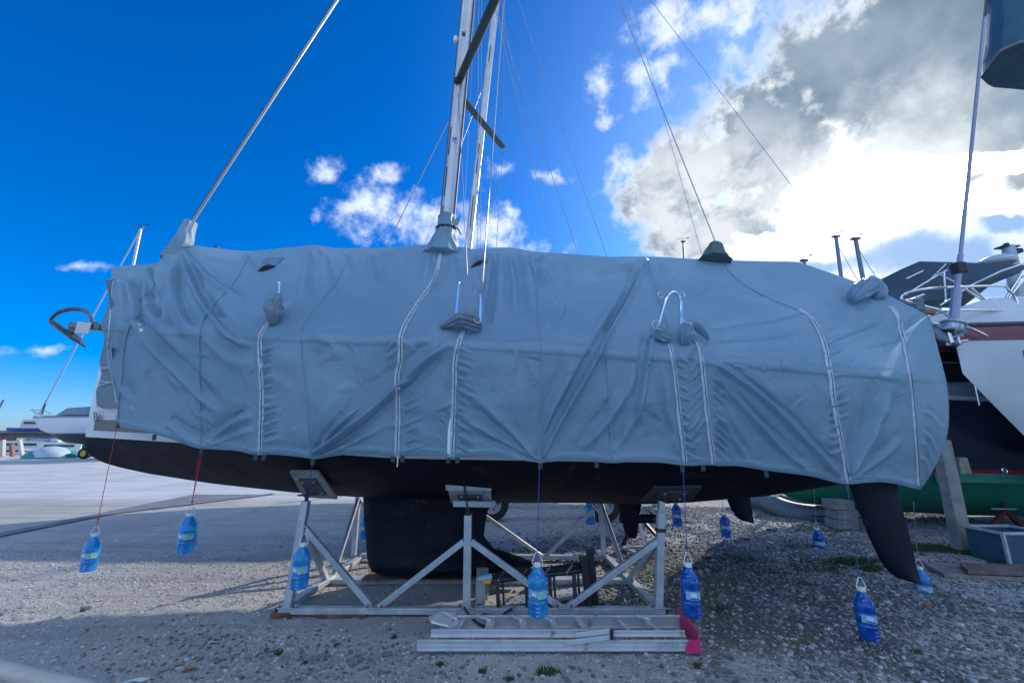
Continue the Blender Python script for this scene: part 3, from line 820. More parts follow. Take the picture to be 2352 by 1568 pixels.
def sm_interp(x, xp, fp):
    y = np.interp(x, xp, fp)
    k = np.hanning(13); k /= k.sum()
    yp = np.concatenate([np.full(6, y[0]), y, np.full(6, y[-1])])
    return np.convolve(yp, k, 'valid')
topx, topy, topY = (sm_interp(uu, U_[:, 0], U_[:, i]) for i in (1, 2, 3))
raily = sm_interp(uu, U_[:, 0], U_[:, 4]); hemx, hemy = (sm_interp(uu, U_[:, 0], U_[:, i]) for i in (5, 6))
# the hem sags upward between its tie points
ties = [268, 462, 597, 718, 912, 1038, 1240, 1400, 1570, 1637, 1760, 1945, 2108]
for a, b in zip(ties[:-1], ties[1:]):
    m_ = (hemx > a) & (hemx < b); hemy = hemy - np.where(m_, np.sin(np.pi * (hemx - a) / (b - a)) * min(7, (b - a) * .045), 0)
def rays(px, py):
    xr = (px - 1176) / FOC; yr = (784 - py) / FOC
    return np.stack([xr, cp - yr * sp, sp + yr * cp], -1)
def atY(px, py, Y):
    d_ = rays(px, py); t = Y / d_[..., 1]
    return d_ * t[..., None] + np.array([0, 0, EYE])
hbx = np.array([q[0] for q in HB]); hby = np.array([q[1] for q in HB])
def depth_for(px, py, extra=0.0, n=30):
    Y = np.full(px.shape, 4.0)
    for _ in range(n):
        X = atY(px, py, Y)[..., 0]
        Y = 0.5 * Y + 0.5 * (CL - np.interp(X, hbx, hby) - extra)
    return Y
railY = depth_for(uu, raily, .065)
Ptop = atY(topx, topy, topY); Prail = atY(uu, raily, railY)
hemY = depth_for(hemx, hemy, -.02)
far_r = np.clip((uu - 2060) / 112, 0, 1)
# stern corner turns away from the camera
Prail = atY(uu + far_r * 0, raily, railY + .55 * far_r ** 2)
Phem = atY(hemx, hemy, hemY + .25 * far_r)
midx = uu * .45 + hemx * .55 + 32 * far_r ** 1.5; midy = raily * .48 + hemy * .52
Pmid = atY(midx, midy, depth_for(uu * .5 + hemx * .5, midy, .025) + .45 * far_r ** 2)
v = np.linspace(0, 1, NV); V1 = 0.46
B = np.zeros((NU, NV, 3))
for j, q in enumerate(v):
    if q < V1:
        t = q / V1
        B[:, j] = Ptop * (1 - t) + Prail * t
        B[:, j, 2] -= 0.035 * math.sin(math.pi * t)
    else:
        t = (q - V1) / (1 - V1)
        # quadratic through rail, mid, hem
        a = 2 * (t - .5) * (t - 1); b = -4 * t * (t - 1); c = 2 * t * (t - .5)
        B[:, j] = Prail * a + Pmid * b + Phem * c
# soften the knuckle at the rail
jr = int(V1 * (NV - 1))
for _ in range(14):
    B[:, jr - 8:jr + 9] = (B[:, jr - 9:jr + 8] + B[:, jr - 8:jr + 9] * 2 + B[:, jr - 7:jr + 10]) / 4
def normals(A):
    du = np.gradient(A, axis=0); dv = np.gradient(A, axis=1)
    n = np.cross(du, dv); n /= np.linalg.norm(n, axis=-1, keepdims=True) + 1e-12
    n *= np.where(n[..., 1:2] > 0, -1, 1)
    return n
N_ = normals(B)
gx, gy = proj(B)
D = np.zeros((NU, NV))
def seg_field(pts, reach):
    """distance, position and side along a polyline, only for the grid points within reach"""
    pts = np.array(pts, float)
    m0_ = (gx > pts[:, 0].min() - reach) & (gx < pts[:, 0].max() + reach) & (gy > pts[:, 1].min() - reach) & (gy < pts[:, 1].max() + reach)
    x, y = gx[m0_], gy[m0_]
    L = np.hypot(*np.diff(pts, axis=0).T); tot = L.sum(); cum = np.concatenate([[0], np.cumsum(L)])
    best = np.full(x.shape, 1e9); s_ = np.zeros(x.shape); side = np.zeros(x.shape)
    for i in range(len(pts) - 1):
        a, b = pts[i], pts[i + 1]; d_ = b - a; l2 = (d_ ** 2).sum()
        t = np.clip(((x - a[0]) * d_[0] + (y - a[1]) * d_[1]) / l2, 0, 1)
        ex = x - (a[0] + t * d_[0]); ey = y - (a[1] + t * d_[1]); dd = np.hypot(ex, ey)
        m_ = dd < best
        best = np.where(m_, dd, best); s_ = np.where(m_, (cum[i] + t * L[i]) / tot, s_)
        side = np.where(m_, np.sign(ex * d_[1] - ey * d_[0]), side)
    return m0_, best, s_, side
def spline2(pts, n=8):
    return [(p.x, p.y) for p in smooth_path([Vector((a, b, 0)) for a, b in pts], n)]
def fold(pts, wid, amp, fade0=.15, fade1=.15, pair=.6, wend=None, grow=1.0):
    """a ridge (amp>0, towards the camera) with a hollow beside it"""
    m0_, d_, s_, side = seg_field(spline2(pts, 4), 5 * max(wid, wend or 0))
    w2 = wid if wend is None else wid + (wend - wid) * s_
    env = np.clip(s_ / max(fade0, 1e-3), 0, 1) * np.clip((1 - s_) / max(fade1, 1e-3), 0, 1)
    env = env * env * (3 - 2 * env)
    sd_ = d_ * side
    prof = np.exp(-(d_ / w2) ** 2) - pair * np.exp(-((sd_ - 1.7 * w2) / (1.3 * w2)) ** 2)
    D[m0_] += AMP * amp * env * prof
AMP = 2.3
# --- folds fanning from the tie at the foot (718,1050)
fold([(722, 1046), (800, 985), (890, 908), (975, 830), (1045, 782)], 5, .030, .03, .12, .9, 12)
fold([(724, 1048), (800, 1000), (880, 940), (960, 870), (1030, 790)], 4, -.026, .05, .2, .4, 9)
fold([(720, 1044), (770, 985), (850, 915), (930, 850)], 4, .016, .05, .3, .8, 11)
fold([(735, 1048), (820, 1012), (900, 965)], 4, .012, .1, .4, .7, 9)
fold([(725, 1040), (740, 960), (790, 900)], 5, .008, .1, .4, .6, 12)
# --- from the tie (1240,1058)
fold([(1242, 1054), (1290, 960), (1345, 865), (1395, 775), (1450, 680), (1484, 605)], 5, .036, .03, .1, .95, 9)
fold([(1236, 1056), (1180, 1000), (1110, 930), (1062, 890)], 5, .016, .05, .4, .7, 14)
fold([(1246, 1050), (1262, 960), (1300, 880), (1330, 820)], 5, .014, .08, .3, .8, 14)
fold([(1228, 1052), (1150, 1010), (1060, 960)], 5, .012, .1, .3, .6, 10)
fold([(1330, 1040), (1400, 960), (1450, 880), (1480, 810)], 9, .014, .2, .3, .8, 14)
fold([(1455, 990), (1475, 900), (1492, 800), (1502, 760)], 6, .020, .2, .1, .9, 8)
fold([(1420, 1035), (1450, 960), (1470, 880)], 10, .014, .25, .3, .8, 12)
fold([(1560, 1020), (1535, 940), (1525, 840)], 8, .010, .25, .3, .7, 8)
# --- top fans
for x0, y0, x1, y1, w_, a in ((1128, 578, 1098, 770, 5, .026), (1150, 578, 1142, 740, 7, .014), (1168, 578, 1185, 720, 6, .022), (1200, 582, 1228, 660, 5, .016), (1190, 575, 1215, 650, 5, .014), (1235, 590, 1300, 640, 5, .010),
                              (1118, 580, 1082, 700, 5, .012), (1215, 600, 1222, 745, 9, .012)):
    fold([(x0, y0), ((x0 + x1) / 2 + 4, (y0 + y1) / 2), (x1, y1)], w_, a, .1, .35, .8, w_ * 1.8)
fold([(1230, 592), (1290, 620), (1330, 636), (1400, 632), (1480, 606), (1500, 598)], 7, .040, .08, .08, .9, 7)
fold([(1240, 600), (1270, 660), (1310, 700)], 10, .010, .2, .4, .5)
fold([(1484, 604), (1440, 660), (1400, 720), (1360, 790)], 7, .016, .1, .3, .8, 12)
fold([(1492, 600), (1520, 680), (1540, 760)], 8, .012, .1, .3, .7, 12)
fold([(1500, 604), (1580, 640), (1680, 672), (1790, 690)], 6, .020, .1, .2, .8, 7)
fold([(1600, 770), (1700, 752), (1790, 740), (1862, 726)], 6, .014, .1, .1, .8, 8)
fold([(1625, 790), (1720, 788), (1860, 770)], 8, .010, .15, .3, .7, 10)
# --- stern
fold([(1640, 832), (1720, 890), (1800, 960), (1880, 1045), (1935, 1098)], 5, .028, .05, .05, .9, 7)
fold([(1640, 860), (1710, 940), (1790, 1025), (1850, 1078)], 5, .020, .08, .1, .8, 8)
fold([(1650, 930), (1680, 1000), (1720, 1060)], 5, .012, .15, .3, .7, 7)
fold([(1948, 1095), (1985, 1020), (2020, 940), (2060, 870)], 7, .026, .05, .35, .9, 16)
fold([(1950, 1090), (1975, 990), (1990, 900)], 6, .012, .1, .4, .7, 12)
fold([(1965, 1100), (2030, 1050), (2080, 990)], 6, .010, .1, .4, .6, 10)
for q in ((2112, 985, 2150, 1045), (2114, 1010, 2140, 1070), (2114, 1045, 2132, 1095), (2120, 940, 2160, 990)):
    fold([(q[0], q[1]), ((q[0] + q[2]) / 2 + 4, (q[1] + q[3]) / 2 - 4), (q[2], q[3])], 5, .012, .2, .3, .8, 7)
fold([(1885, 800), (1960, 775), (2040, 740)], 9, .012, .2, .3, .7); fold([(1990, 800), (2060, 790), (2120, 745)], 8, .010, .2, .3, .6)
fold([(2070, 760), (2105, 730), (2132, 728)], 6, .010, .2, .2, .6)
# --- bow: everything hangs from the furler boot at (410,570)
for pts, w_, a in (([(402, 580), (372, 640), (352, 700), (345, 760)], 6, .030), ([(408, 580), (395, 660), (420, 730), (450, 770)], 7, .026), ([(414, 576), (440, 650), (480, 720), (540, 780), (590, 795)], 7, .034),
                   ([(420, 574), (470, 630), (520, 670), (570, 690)], 7, .026), ([(405, 600), (380, 680), (385, 760), (430, 830)], 9, .016), ([(300, 625), (310, 720), (360, 800), (430, 880), (520, 960)], 7, .026),
                   ([(345, 615), (342, 660), (330, 720)], 6, .020), ([(270, 640), (285, 720), (280, 800)], 6, .016), ([(262, 700), (262, 800), (285, 900)], 6, .012), ([(470, 770), (520, 820), (590, 845)], 12, .012),
                   ([(300, 640), (296, 700), (292, 780)], 5, .012), ([(330, 640), (345, 700), (372, 750)], 5, .016), ([(385, 600), (362, 650), (340, 665)], 4, .014),
                   ([(248, 900), (262, 950), (270, 975)], 4, .018), ([(254, 800), (275, 880), (300, 930)], 5, .014), ([(380, 845), (420, 910), (470, 970)], 8, .010), ([(460, 960), (430, 900), (400, 870)], 6, .010),
                   ([(440, 590), (520, 610), (600, 600)], 10, .008), ([(380, 970), (420, 1000), (455, 1020)], 7, .010), ([(470, 1020), (530, 975), (590, 950)], 6, .012), ([(480, 1022), (540, 1000), (595, 985)], 5, .008)):
    fold(pts, w_, a, .08, .25, .85, w_ * 1.5)
# --- soft vertical swags under the ridge
for x0, y0, x1, y1, a in ((712, 572, 690, 700, .020), (745, 575, 760, 690, .018), (728, 568, 735, 640, .016), (850, 578, 862, 680, .016), (905, 575, 895, 640, .012), (985, 580, 975, 680, .020), (1003, 590, 1000, 650, .012),
                          (790, 580, 800, 640, .010), (560, 580, 585, 640, .008), (1040, 585, 1044, 640, .010), (880, 580, 884, 620, .012)):
    fold([(x0, y0), ((x0 + x1) / 2, (y0 + y1) / 2), (x1, y1)], 7, a, .15, .4, .85, 16)
# --- small puckers beside the zips
rp = np.random.default_rng(5)
for zx, y0, y1, lean in ((606, 800, 1030, -.25), (926, 880, 1040, -.45), (1050, 800, 1040, .5), (1560, 820, 1050, .5), (1586, 830, 1050, -1.2), (1640, 860, 1050, .9), (1905, 760, 1060, -.4), (890, 800, 860, -.8)):
    for y in np.arange(y0, y1, 22):
        yy = y + rp.uniform(-6, 6); L_ = rp.uniform(22, 52); l2 = lean + rp.uniform(-.15, .15)
        x_ = zx + (yy - 900) * .03
        fold([(x_, yy), (x_ + L_ * .5, yy + L_ * .5 * l2), (x_ + L_, yy + L_ * l2)], rp.uniform(3.2, 5), rp.uniform(.004, .009), .05, .6, .8)
for i in range(150):   # short sharp creases where the cloth has been folded
    x_ = rp.uniform(270, 2080); y_ = rp.uniform(600, 1040); an = rp.choice([-.9, -.6, .6, .9, 1.4, 0.1, 2.2]) + rp.uniform(-.3, .3); L_ = rp.uniform(16, 60)
    fold([(x_, y_), (x_ + L_ * .5 * math.cos(an), y_ + L_ * .5 * math.sin(an)), (x_ + L_ * math.cos(an + .25), y_ + L_ * math.sin(an + .25))], rp.uniform(2.6, 5), rp.uniform(.0015, .0045) * rp.choice([-1, 1]), .3, .5, .7)
for i in range(46):    # faint random creases
    x_ = rp.uniform(270, 2050); y_ = rp.uniform(620, 1000); an = rp.uniform(-.9, .9) + (1.2 if rp.random() < .5 else 0); L_ = rp.uniform(40, 130)
    fold([(x_, y_), (x_ + L_ * .5 * math.cos(an), y_ + L_ * .5 * math.sin(an)), (x_ + L_ * math.cos(an + .2), y_ + L_ * math.sin(an + .2))], rp.uniform(6, 16), rp.uniform(.002, .005), .3, .4, .6)
# hem roll, rail lip, seam grooves
jj = np.arange(NV)[None]
D += .010 * np.exp(-((gy - hemy[:, None] + 9) / 5) ** 2) * (0.5 + .8 * vnoise(gx, gy * 0, .06, 9))
lip = np.interp(gx[:, 0], uu, raily)[:, None]
D += .010 * (1 / (1 + np.exp((np.abs(gy - (raily[:, None] + 4)) - 12) / 1.2)))
def seam_groove(pts, wid=2.2, amp=-.002):
    m0_, d_, s_, side = seg_field(spline2(pts), 12); D[m0_] += amp * np.exp(-(d_ / wid) ** 2)
SEAMS = [[(572, 585), (545, 640), (490, 705), (462, 755), (460, 850), (463, 1028)], [(806, 580), (785, 630), (740, 690), (697, 745), (692, 790), (702, 900), (712, 1048)],
         [(1215, 582), (1232, 680), (1241, 780), (1244, 900), (1242, 1055)], [(1488, 600), (1512, 680), (1540, 770)], [(360, 640), (345, 672), (320, 690), (318, 720), (296, 760), (284, 830), (270, 972)], [(1484, 602), (1400, 745), (1392, 800), (1405, 1055)]]
for q in SEAMS: seam_groove(q)
lown = (vnoise(gx, gy, .012, 31) - .5) * .05 + (vnoise(gx, gy, .03, 32) - .5) * .014 + (vnoise(gx, gy, .09, 33) - .5) * .004
edge_f = np.minimum(1, np.minimum(np.arange(NV)[None] / 12.0, 1.0))
D = (D + lown) * np.clip(np.arange(NV)[None] / 10.0, 0, 1)
D *= np.clip(1.0 - .75 * far_r[:, None], .25, 1)
# inboard of the bow the cover is held close by its lacing
Dm = D
Dm = np.where(np.arange(NV)[None] > NV * .38, np.maximum(Dm, -.020), Dm)
C_ = B + N_ * Dm[..., None]
CN = normals(C_)
def cloth_mat():
    m = bpy.data.materials.new('cover_cloth'); m.use_nodes = True; t = m.node_tree; t.nodes.clear(); n = NT(t)
    out = n.n('ShaderNodeOutputMaterial'); co = n.n('ShaderNodeTexCoord').outputs['Object']
    base = n.mix(n.rng(n.noise(co, 1.2, 7, .65), .35, .65), (0.245, .375, .465, 1), (0.29, .42, .51, 1))
    base = n.mix(n.math('MULTIPLY', n.rng(n.noise(co, 5, 8, .75), .55, .75), .25), base, (0.205, .315, .395, 1))
    b = n.n('ShaderNodeBsdfPrincipled', ins={'Base Color': base, 'Roughness': .38, 'Specular IOR Level': .62})
    w1 = n.n('ShaderNodeTexWave', wave_type='BANDS', bands_direction='Z', ins={'Vector': co, 'Scale': 260.0, 'Distortion': 1.0})
    w2 = n.n('ShaderNodeTexWave', wave_type='BANDS', bands_direction='X', ins={'Vector': co, 'Scale': 260.0, 'Distortion': 1.0})
    hh = n.math('ADD', n.math('MULTIPLY', n.math('ADD', w1.outputs[1], w2.outputs[1]), .12), n.math('MULTIPLY', n.noise(co, 14, 5, .6), .9))
    def ridged(s_):
        return n.math('SUBTRACT', 1.0, n.math('ABSOLUTE', n.math('MULTIPLY', n.math('SUBTRACT', n.noise(co, s_, 3, .5, .6), .5), 5.0)), clamp=True)
    hh = n.math('ADD', hh, n.math('ADD', n.math('MULTIPLY', ridged(2.6), .9), n.math('MULTIPLY', ridged(6.5), .5)))
    n.set(b, 'Normal', n.n('ShaderNodeBump', ins={'Strength': .42, 'Distance': .0075, 'Height': hh}))
    tr = n.n('ShaderNodeBsdfTranslucent', ins={'Color': n.mix(1.0, base, (1.45, 1.45, 1.5, 1), 'MULTIPLY')})
    mx = n.n('ShaderNodeMixShader', ins={0: .38, 1: b.outputs[0], 2: tr.outputs[0]})
    t.links.new(mx.outputs[0], out.inputs[0]); MATS['cover_cloth'] = m
    return m
cloth = cloth_mat()
cover = empty('boat_cover', (0, CL, 0), 'huge grey fabric winter cover draped over the yacht in the middle, weighted by bottles', 'boat cover')
fo = grid_mesh('near_side_cloth', C_.reshape(-1, 3), NU, NV, cloth, flip=True)
link(fo, cover)
# far side: the mirrored base surface, coarser
S1 = B[::6, ::6].copy(); S1[..., 1] = 2 * CL - S1[..., 1]
S1[..., 2] -= 0.0
fo = grid_mesh('far_side_cloth', S1.reshape(-1, 3), S1.shape[0], S1.shape[1], cloth)
link(fo, cover)
# stern panel between the two sides
last = B[-1, ::6]; ml = last.copy(); ml[:, 1] = 2 * CL - ml[:, 1]
ns = 14; SP = np.zeros((len(last), ns + 1, 3))
for k in range(ns + 1):
    f = k / ns; SP[:, k] = last * (1 - f) + ml * f; SP[:, k, 0] += .10 * math.sin(math.pi * f)
fo = grid_mesh('stern_panel', SP.reshape(-1, 3), len(last), ns + 1, cloth); link(fo, cover)
# ridge strip where near and far stern/bow shoulders do not meet
r0 = C_[::6, 0]; r1 = r0.copy(); r1[:, 1] = 2 * CL - r1[:, 1]
RS = np.stack([r0 * (1 - f) + r1 * f + np.clip((r1[:, 1:2] - r0[:, 1:2]) / .4, 0, 1) * np.array([[0, 0, .02 * math.sin(math.pi * f)]]) for f in np.linspace(0, 1, 5)], 1)
fo = grid_mesh('ridge_cloth', RS.reshape(-1, 3), len(r0), 5, cloth); link(fo, cover)

SX, SY = proj(C_)
def on_cover(px, py, off=.006):
    k = np.argmin((SX - px) ** 2 + (SY - py) ** 2); i, j = divmod(int(k), NV)
    return Vector(C_[i, j] + CN[i, j] * off), Vector(CN[i, j])
def ribbon(name, pts, wid, m, off=.006, th=.004, parent=cover, n=10):
    path = spline2(pts, n); L_, N2 = [], []
    for a, b in path:
        p, nn = on_cover(a, b, off); L_.append(p); N2.append(nn)
    L2 = [sum((L_[max(0, min(len(L_) - 1, i + k))] for k in (-1, 0, 1)), Vector()) / 3 for i in range(len(L_))]
    L2[0] = L_[0]; L2[-1] = L_[-1]
    rows = []
    for i, p in enumerate(L2):
        d_ = (L2[min(i + 1, len(L2) - 1)] - L2[max(i - 1, 0)]).normalized(); nn = (N2[max(0, i - 1)] + N2[i] + N2[min(len(N2) - 1, i + 1)]).normalized(); x = d_.cross(nn).normalized()
        w2 = wid / 2
        rows.append([p - x * w2 - nn * .012, p - x * w2 + nn * th, p + nn * th * 1.5, p + x * w2 + nn * th, p + x * w2 - nn * .01])
    mb = MB(); mb.loft(rows); return mb.build(name, m, parent, smooth=True, angle=50)
tape = mat('zip_tape', (0.46, .54, .61), .6, var=.25, vscale=30, bump=.3, bscale=200)
dark_zip = mat('zip_teeth', (0.05, .06, .08), .5, var=.5, vscale=60)
seamm = mat('seam_stitching', (0.23, .34, .43), .8)
ZIPS = [([(632, 728), (610, 752), (598, 780), (600, 860), (602, 920), (598, 1043)], .040), ([(1012, 582), (1004, 620), (984, 662), (945, 720), (922, 768), (920, 820), (912, 872), (915, 940), (912, 1046)], .040),
        ([(1074, 748), (1056, 780), (1046, 820), (1043, 900), (1041, 960), (1038, 1046)], .036), ([(1518, 768), (1536, 790), (1548, 850), (1560, 950), (1573, 1064)], .034),
        ([(1572, 752), (1590, 770), (1608, 810), (1618, 900), (1628, 990), (1638, 1064)], .034), ([(1836, 712), (1866, 735), (1892, 790), (1906, 860), (1920, 960), (1948, 1108)], .042),
        ([(2046, 706), (2064, 735), (2078, 800), (2090, 880), (2098, 960), (2108, 1116)], .042), ([(262, 645), (256, 700), (250, 800), (247, 930)], .020)]
for pts, w_ in ZIPS:
    r_ = ribbon('zip', pts, w_, tape, .004, .005)
    if pts[0][0] > 400: ribbon('zip_teeth', [(a + 1.2, b) for a, b in pts[1:]], .006, dark_zip, .010, .003, parent=r_)
ribbon('seam', [(1662, 604), (1690, 640), (1740, 672), (1790, 696), (1836, 712)], .012, seamm, .004, .004)
for q in SEAMS: ribbon('seam', q, .005, seamm, .009, .0015, n=16)
ribbon('hem_band', [(float(hemx[i]), float(hemy[i]) - 3) for i in range(14, NU - 4, 26)], .03, tape if False else cloth, .003, .004, n=4)
# vent flaps near the ridge
def flap(pts, name='vent_flap'):
    (a, b, c, d_) = [on_cover(*q, .004)[0] for q in pts]
    n_ = on_cover(*pts[0])[1]
    mb = MB()
    rows = [[a.lerp(b, k / 6) + n_ * .004 for k in range(7)], [d_.lerp(c, k / 6) + n_ * (.02 + .05 * math.sin(math.pi * k / 6)) for k in range(7)]]
    mid = [rows[0][k].lerp(rows[1][k], .5) + n_ * .012 for k in range(7)]
    mb.loft([rows[0], mid, rows[1]]); o = mb.build(name, cloth, cover, smooth=True)
    hole = MB(); e = [d_.lerp(c, k / 6) + n_ * (.003 + .04 * math.sin(math.pi * k / 6)) for k in range(7)]; f = [d_.lerp(c, k / 6) + n_ * .002 - Vector((0, 0, .030 * math.sin(math.pi * k / 6) + .002)) for k in range(7)]
    hole.loft([e, f]); hole.build('vent_opening', dark_gap, o)
flap([(612, 592), (654, 592), (634, 612), (592, 624)]); flap([(1088, 588), (1122, 582), (1118, 602), (1080, 616)])

# gathered boots: mast collar, furler sock, stanchion hoods, stern bundle
def gather(name, path, radii, seed, m=None, lumps=.16, n=72, parent=cover, squash=1.0, tw=.05, hor=.35, pl=4.5):
    rr = random.Random(seed); pts = smooth_path(path, 9); K_ = len(pts); mb = MB(); vs = []
    ph = [rr.uniform(0, 6.28) for _ in range(6)]; prev = None
    for i, p in enumerate(pts):
        d_ = (pts[min(i + 1, K_ - 1)] - pts[max(i - 1, 0)]).normalized()
        x = d_.cross(Vector((0, 1, 0.01))).normalized() if prev is None else (prev - d_ * prev.dot(d_)).normalized()
        prev = x; y = d_.cross(x); R_ = float(np.interp(i / (K_ - 1), np.linspace(0, 1, len(radii)), radii)); rw = []
        for k in range(n):
            a = 2 * math.pi * k / n
            cr1 = 1 - 2 * abs(math.sin(pl * a + ph[0] + i * tw + .5 * math.sin(i * .35 + ph[4]))); cr2 = 1 - 2 * abs(math.sin(i * .34 + 1.3 * math.sin(a + ph[1]) + ph[3])); cr3 = math.sin(2 * a + ph[2] + i * .15)
            f = 1 + lumps * (.55 * cr1 + hor * cr2 + .5 * cr3)
            rw.append(p + x * (math.cos(a) * R_ * f) + y * (math.sin(a) * R_ * f * squash))
        vs.append(rw)
    mb.loft(vs, closed_u=True, cap=True)
    return mb.build(name, m or cloth, parent, smooth=True, angle=80)
olive = mat('cloth_dark', (0.20, .27, .325), .7, var=.15, vscale=8, bump=.4, bscale=25, transl=.15)
gather('mast_collar', [mpt(3.66), mpt(3.82), mpt(3.94), mpt(4.05), mpt(4.2)], [.25, .165, .12, .10, .112], 1, cloth, .13, hor=.08)
s = MB(); s.tube([mpt(4.03) + Vector((math.cos(a) * .118, math.sin(a) * .10, 0)) for a in np.linspace(0, 6.28, 20)], .012, 8); s.tube(smooth_path([mpt(4.03) + Vector((.10, -.06, 0)), mpt(4.02) + Vector((.16, -.08, -.03)), mpt(3.93) + Vector((.21, -.1, -.03))], 5), .009, 6)
s.build('lashing', dark_gap, cover, smooth=True)
s = MB(); s.loft([[mpt(4.06) + Vector((.09, -.05, -.03)), mpt(4.06) + Vector((.16, -.07, -.02)), mpt(4.06) + Vector((.17, -.06, .03))], [mpt(4.08) + Vector((.09, -.06, .02)), mpt(4.1) + Vector((.14, -.08, .03)), mpt(4.12) + Vector((.18, -.05, .06))]]); s.build('cloth_tail', olive, cover, smooth=True)
gather('furler_sock', [P(398, 600, 4.72), P(412, 575, 4.74), P(424, 548, 4.74), P(431, 528, 4.74), P(438, 509, 4.74)], [.14, .125, .10, .085, .07], 2, None, .10, hor=.15, pl=4)
gather('backstay_hood', [P(1640, 602, 4.7), P(1640, 588, 4.72), P(1643, 572, 4.74), P(1645, 563, 4.75)], [.19, .14, .10, .08], 3, mat('hood_green', (0.10, .16, .15), .75, transl=.15), .08, hor=.05)
gather('stern_bundle', [P(1960, 686, 4.05), P(1975, 672, 4.1), P(1990, 662, 4.2), P(2008, 664, 4.2), P(2024, 684, 4.1)], [.04, .09, .12, .10, .04], 4, cloth, .20)
gather('stanchion_hood', [P(628, 748, 3.56), P(629, 725, 3.54), P(628, 705, 3.56), P(636, 690, 3.6), P(640, 676, 3.62)], [.03, .07, .075, .04, .024], 6, olive, .22, hor=.5, pl=5)
gather('shroud_hood', [P(1012, 752, 3.34), P(1040, 742, 3.31), P(1068, 736, 3.30), P(1090, 744, 3.31), P(1104, 752, 3.36)], [.015, .045, .06, .05, .02], 7, olive, .40, hor=.3)
gather('hoop_hood', [P(1500, 778, 3.32), P(1512, 762, 3.32), P(1524, 772, 3.31), P(1544, 780, 3.32)], [.03, .05, .05, .02], 8, cloth, .30)
gather('hoop_hood', [P(1572, 790, 3.34), P(1572, 762, 3.31), P(1583, 746, 3.34), P(1604, 752, 3.36), P(1628, 780, 3.4)], [.035, .05, .045, .035, .01], 9, cloth, .24)
cord = mat('white_cord', (0.62, .62, .60), .7)
for q in ([(1505, 756), (1498, 745), (1506, 735), (1516, 742), (1508, 752), (1520, 758)], [(1566, 742), (1572, 736), (1580, 742), (1588, 740), (1585, 748)], [(1075, 735), (1086, 732), (1096, 742), (1103, 738)]):
    s = MB(); s.tube(smooth_path([P(a, b, 3.27) for a, b in q], 5), .0045, 6); s.build('tie_cord', cord, cover, smooth=True)
# open slit showing the white topsides
s = MB(); q = [on_cover(*a, .008)[0] for a in ((1036, 955), (1029, 985), (1028, 1048), (1037, 1048), (1039, 990))]; s.prism(q, Vector((0, .004, 0))); s.build('slit_gap', mat('bright_topsides', (0.78, .8, .82), .4), cover)
# lacing at the bow: white tape with ties to the far side, wavy edge of the far cloth
rows = []
edge = [(240, 640), (245, 660), (253, 675), (248, 720), (243, 745), (238, 790), (228, 830), (233, 860), (227, 880), (220, 900), (222, 935)]
for i, (a, b) in enumerate(edge):
    n_ = on_cover(256, b)[0]
    rows.append([P(a, b, 4.66), P(a * .5 + 124, b + 3, 4.60), Vector(n_) + Vector((0, .01, 0))])
s = MB(); s.loft(rows); s.build('bow_flap', olive, cover, smooth=True)
for a, b, c, d_ in ((243, 800, 252, 775), (228, 845, 248, 845), (228, 875, 248, 880), (226, 885, 248, 878), (222, 932, 246, 948), (246, 648, 262, 638)):
    s = MB(); s.tube([P(a, b, 4.63), on_cover(max(c, 248), d_, .01)[0]], .005, 6); s.build('lacing', cord, cover)
# plastic clips under the hem
for a, b in ((268, 979), (353, 1004), (462, 1034), (588, 1047), (606, 1048), (718, 1058), (902, 1050), (924, 1051), (1030, 1053), (1050, 1053), (1240, 1066), (1370, 1065), (1568, 1072), (1615, 1072), (1760, 1086), (1945, 1114)):
    p, nn = on_cover(a, b - 6, -.004)
    s = MB(); s.box(p + Vector((0, .004, -.03)), (.034, .012, .052)); s.build('hem_clip', mat('clip_black', (0.03, .035, .04), .5), cover, bevel=.004)
s = MB(); p = on_cover(914, 1044)[0]; s.tube([p, p + Vector((.003, -.004, -.05)), p + Vector((.0, -.004, -.085))], .005, 6); s.build('zip_cord', cord, cover)
# torn reflective patches on the bow
for q in (((318, 744), (327, 746), (320, 749)), ((320, 756), (327, 755), (326, 762), (320, 762))):
    s = MB(); s.prism([on_cover(a, b, .006)[0] for a, b in q], Vector((0, .003, 0))); s.build('torn_patch', mat('patch_white', (0.7, .72, .75), .5), cover)
# ------------------------------------------------------------------ steel cradle
galvp = mat('galvanised_steel', (0.50, .52, .54), .42, metal=.3, var=.22, vscale=9, bump=.15, bscale=60, dirt=((0.24, .13, .08), 4.5, .60))
rusty = mat('rusty_end', (0.20, .09, .055), .8, var=.5, vscale=14)
thread = mat('black_steel', (0.03, .032, .035), .5, metal=.4)
cradle = empty('boat_cradle', (-.4, CL, 0), 'galvanised steel cradle with angled props standing under the black hull', 'boat cradle')
def member(name, a, b, w_=.07, h_=.07, m=galvp, up=(0, 0, 1)):
    s = MB(); s.beam(a, b, w_, h_, up=up); return s.build(name, m, cradle, bevel=.005)
FL = G(641, 1413); FR = G(1527, 1413); YF = (FL.y + FR.y) / 2; YB = 2 * CL - YF
XL, XR = FL.x, FR.x
zb = .055
member('base_rail', (XL, YF, zb - .012), (XR, YF, zb - .012), .07, .048)
member('base_rail', (XL + .14, YB, zb + .01), (XR - .12, YB, zb - .012), .07, .05)
member('base_rail', (XL + .05, CL, zb - .022), (XR - .05, CL, zb - .022), .12, .045)
member('side_rail', (XL + .06, YF + .045, zb + .01), (XL + .14, YB - .045, zb - .012), .07, .05)
member('side_rail', (XR - .07, YF + .045, zb + .01), (XR - .14, YB - .045, zb - .012), .07, .05)
s = MB(); s.box((XL - .012, YF, zb - .01), (.02, .07, .05)); s.build('rail_end', thread, cradle)
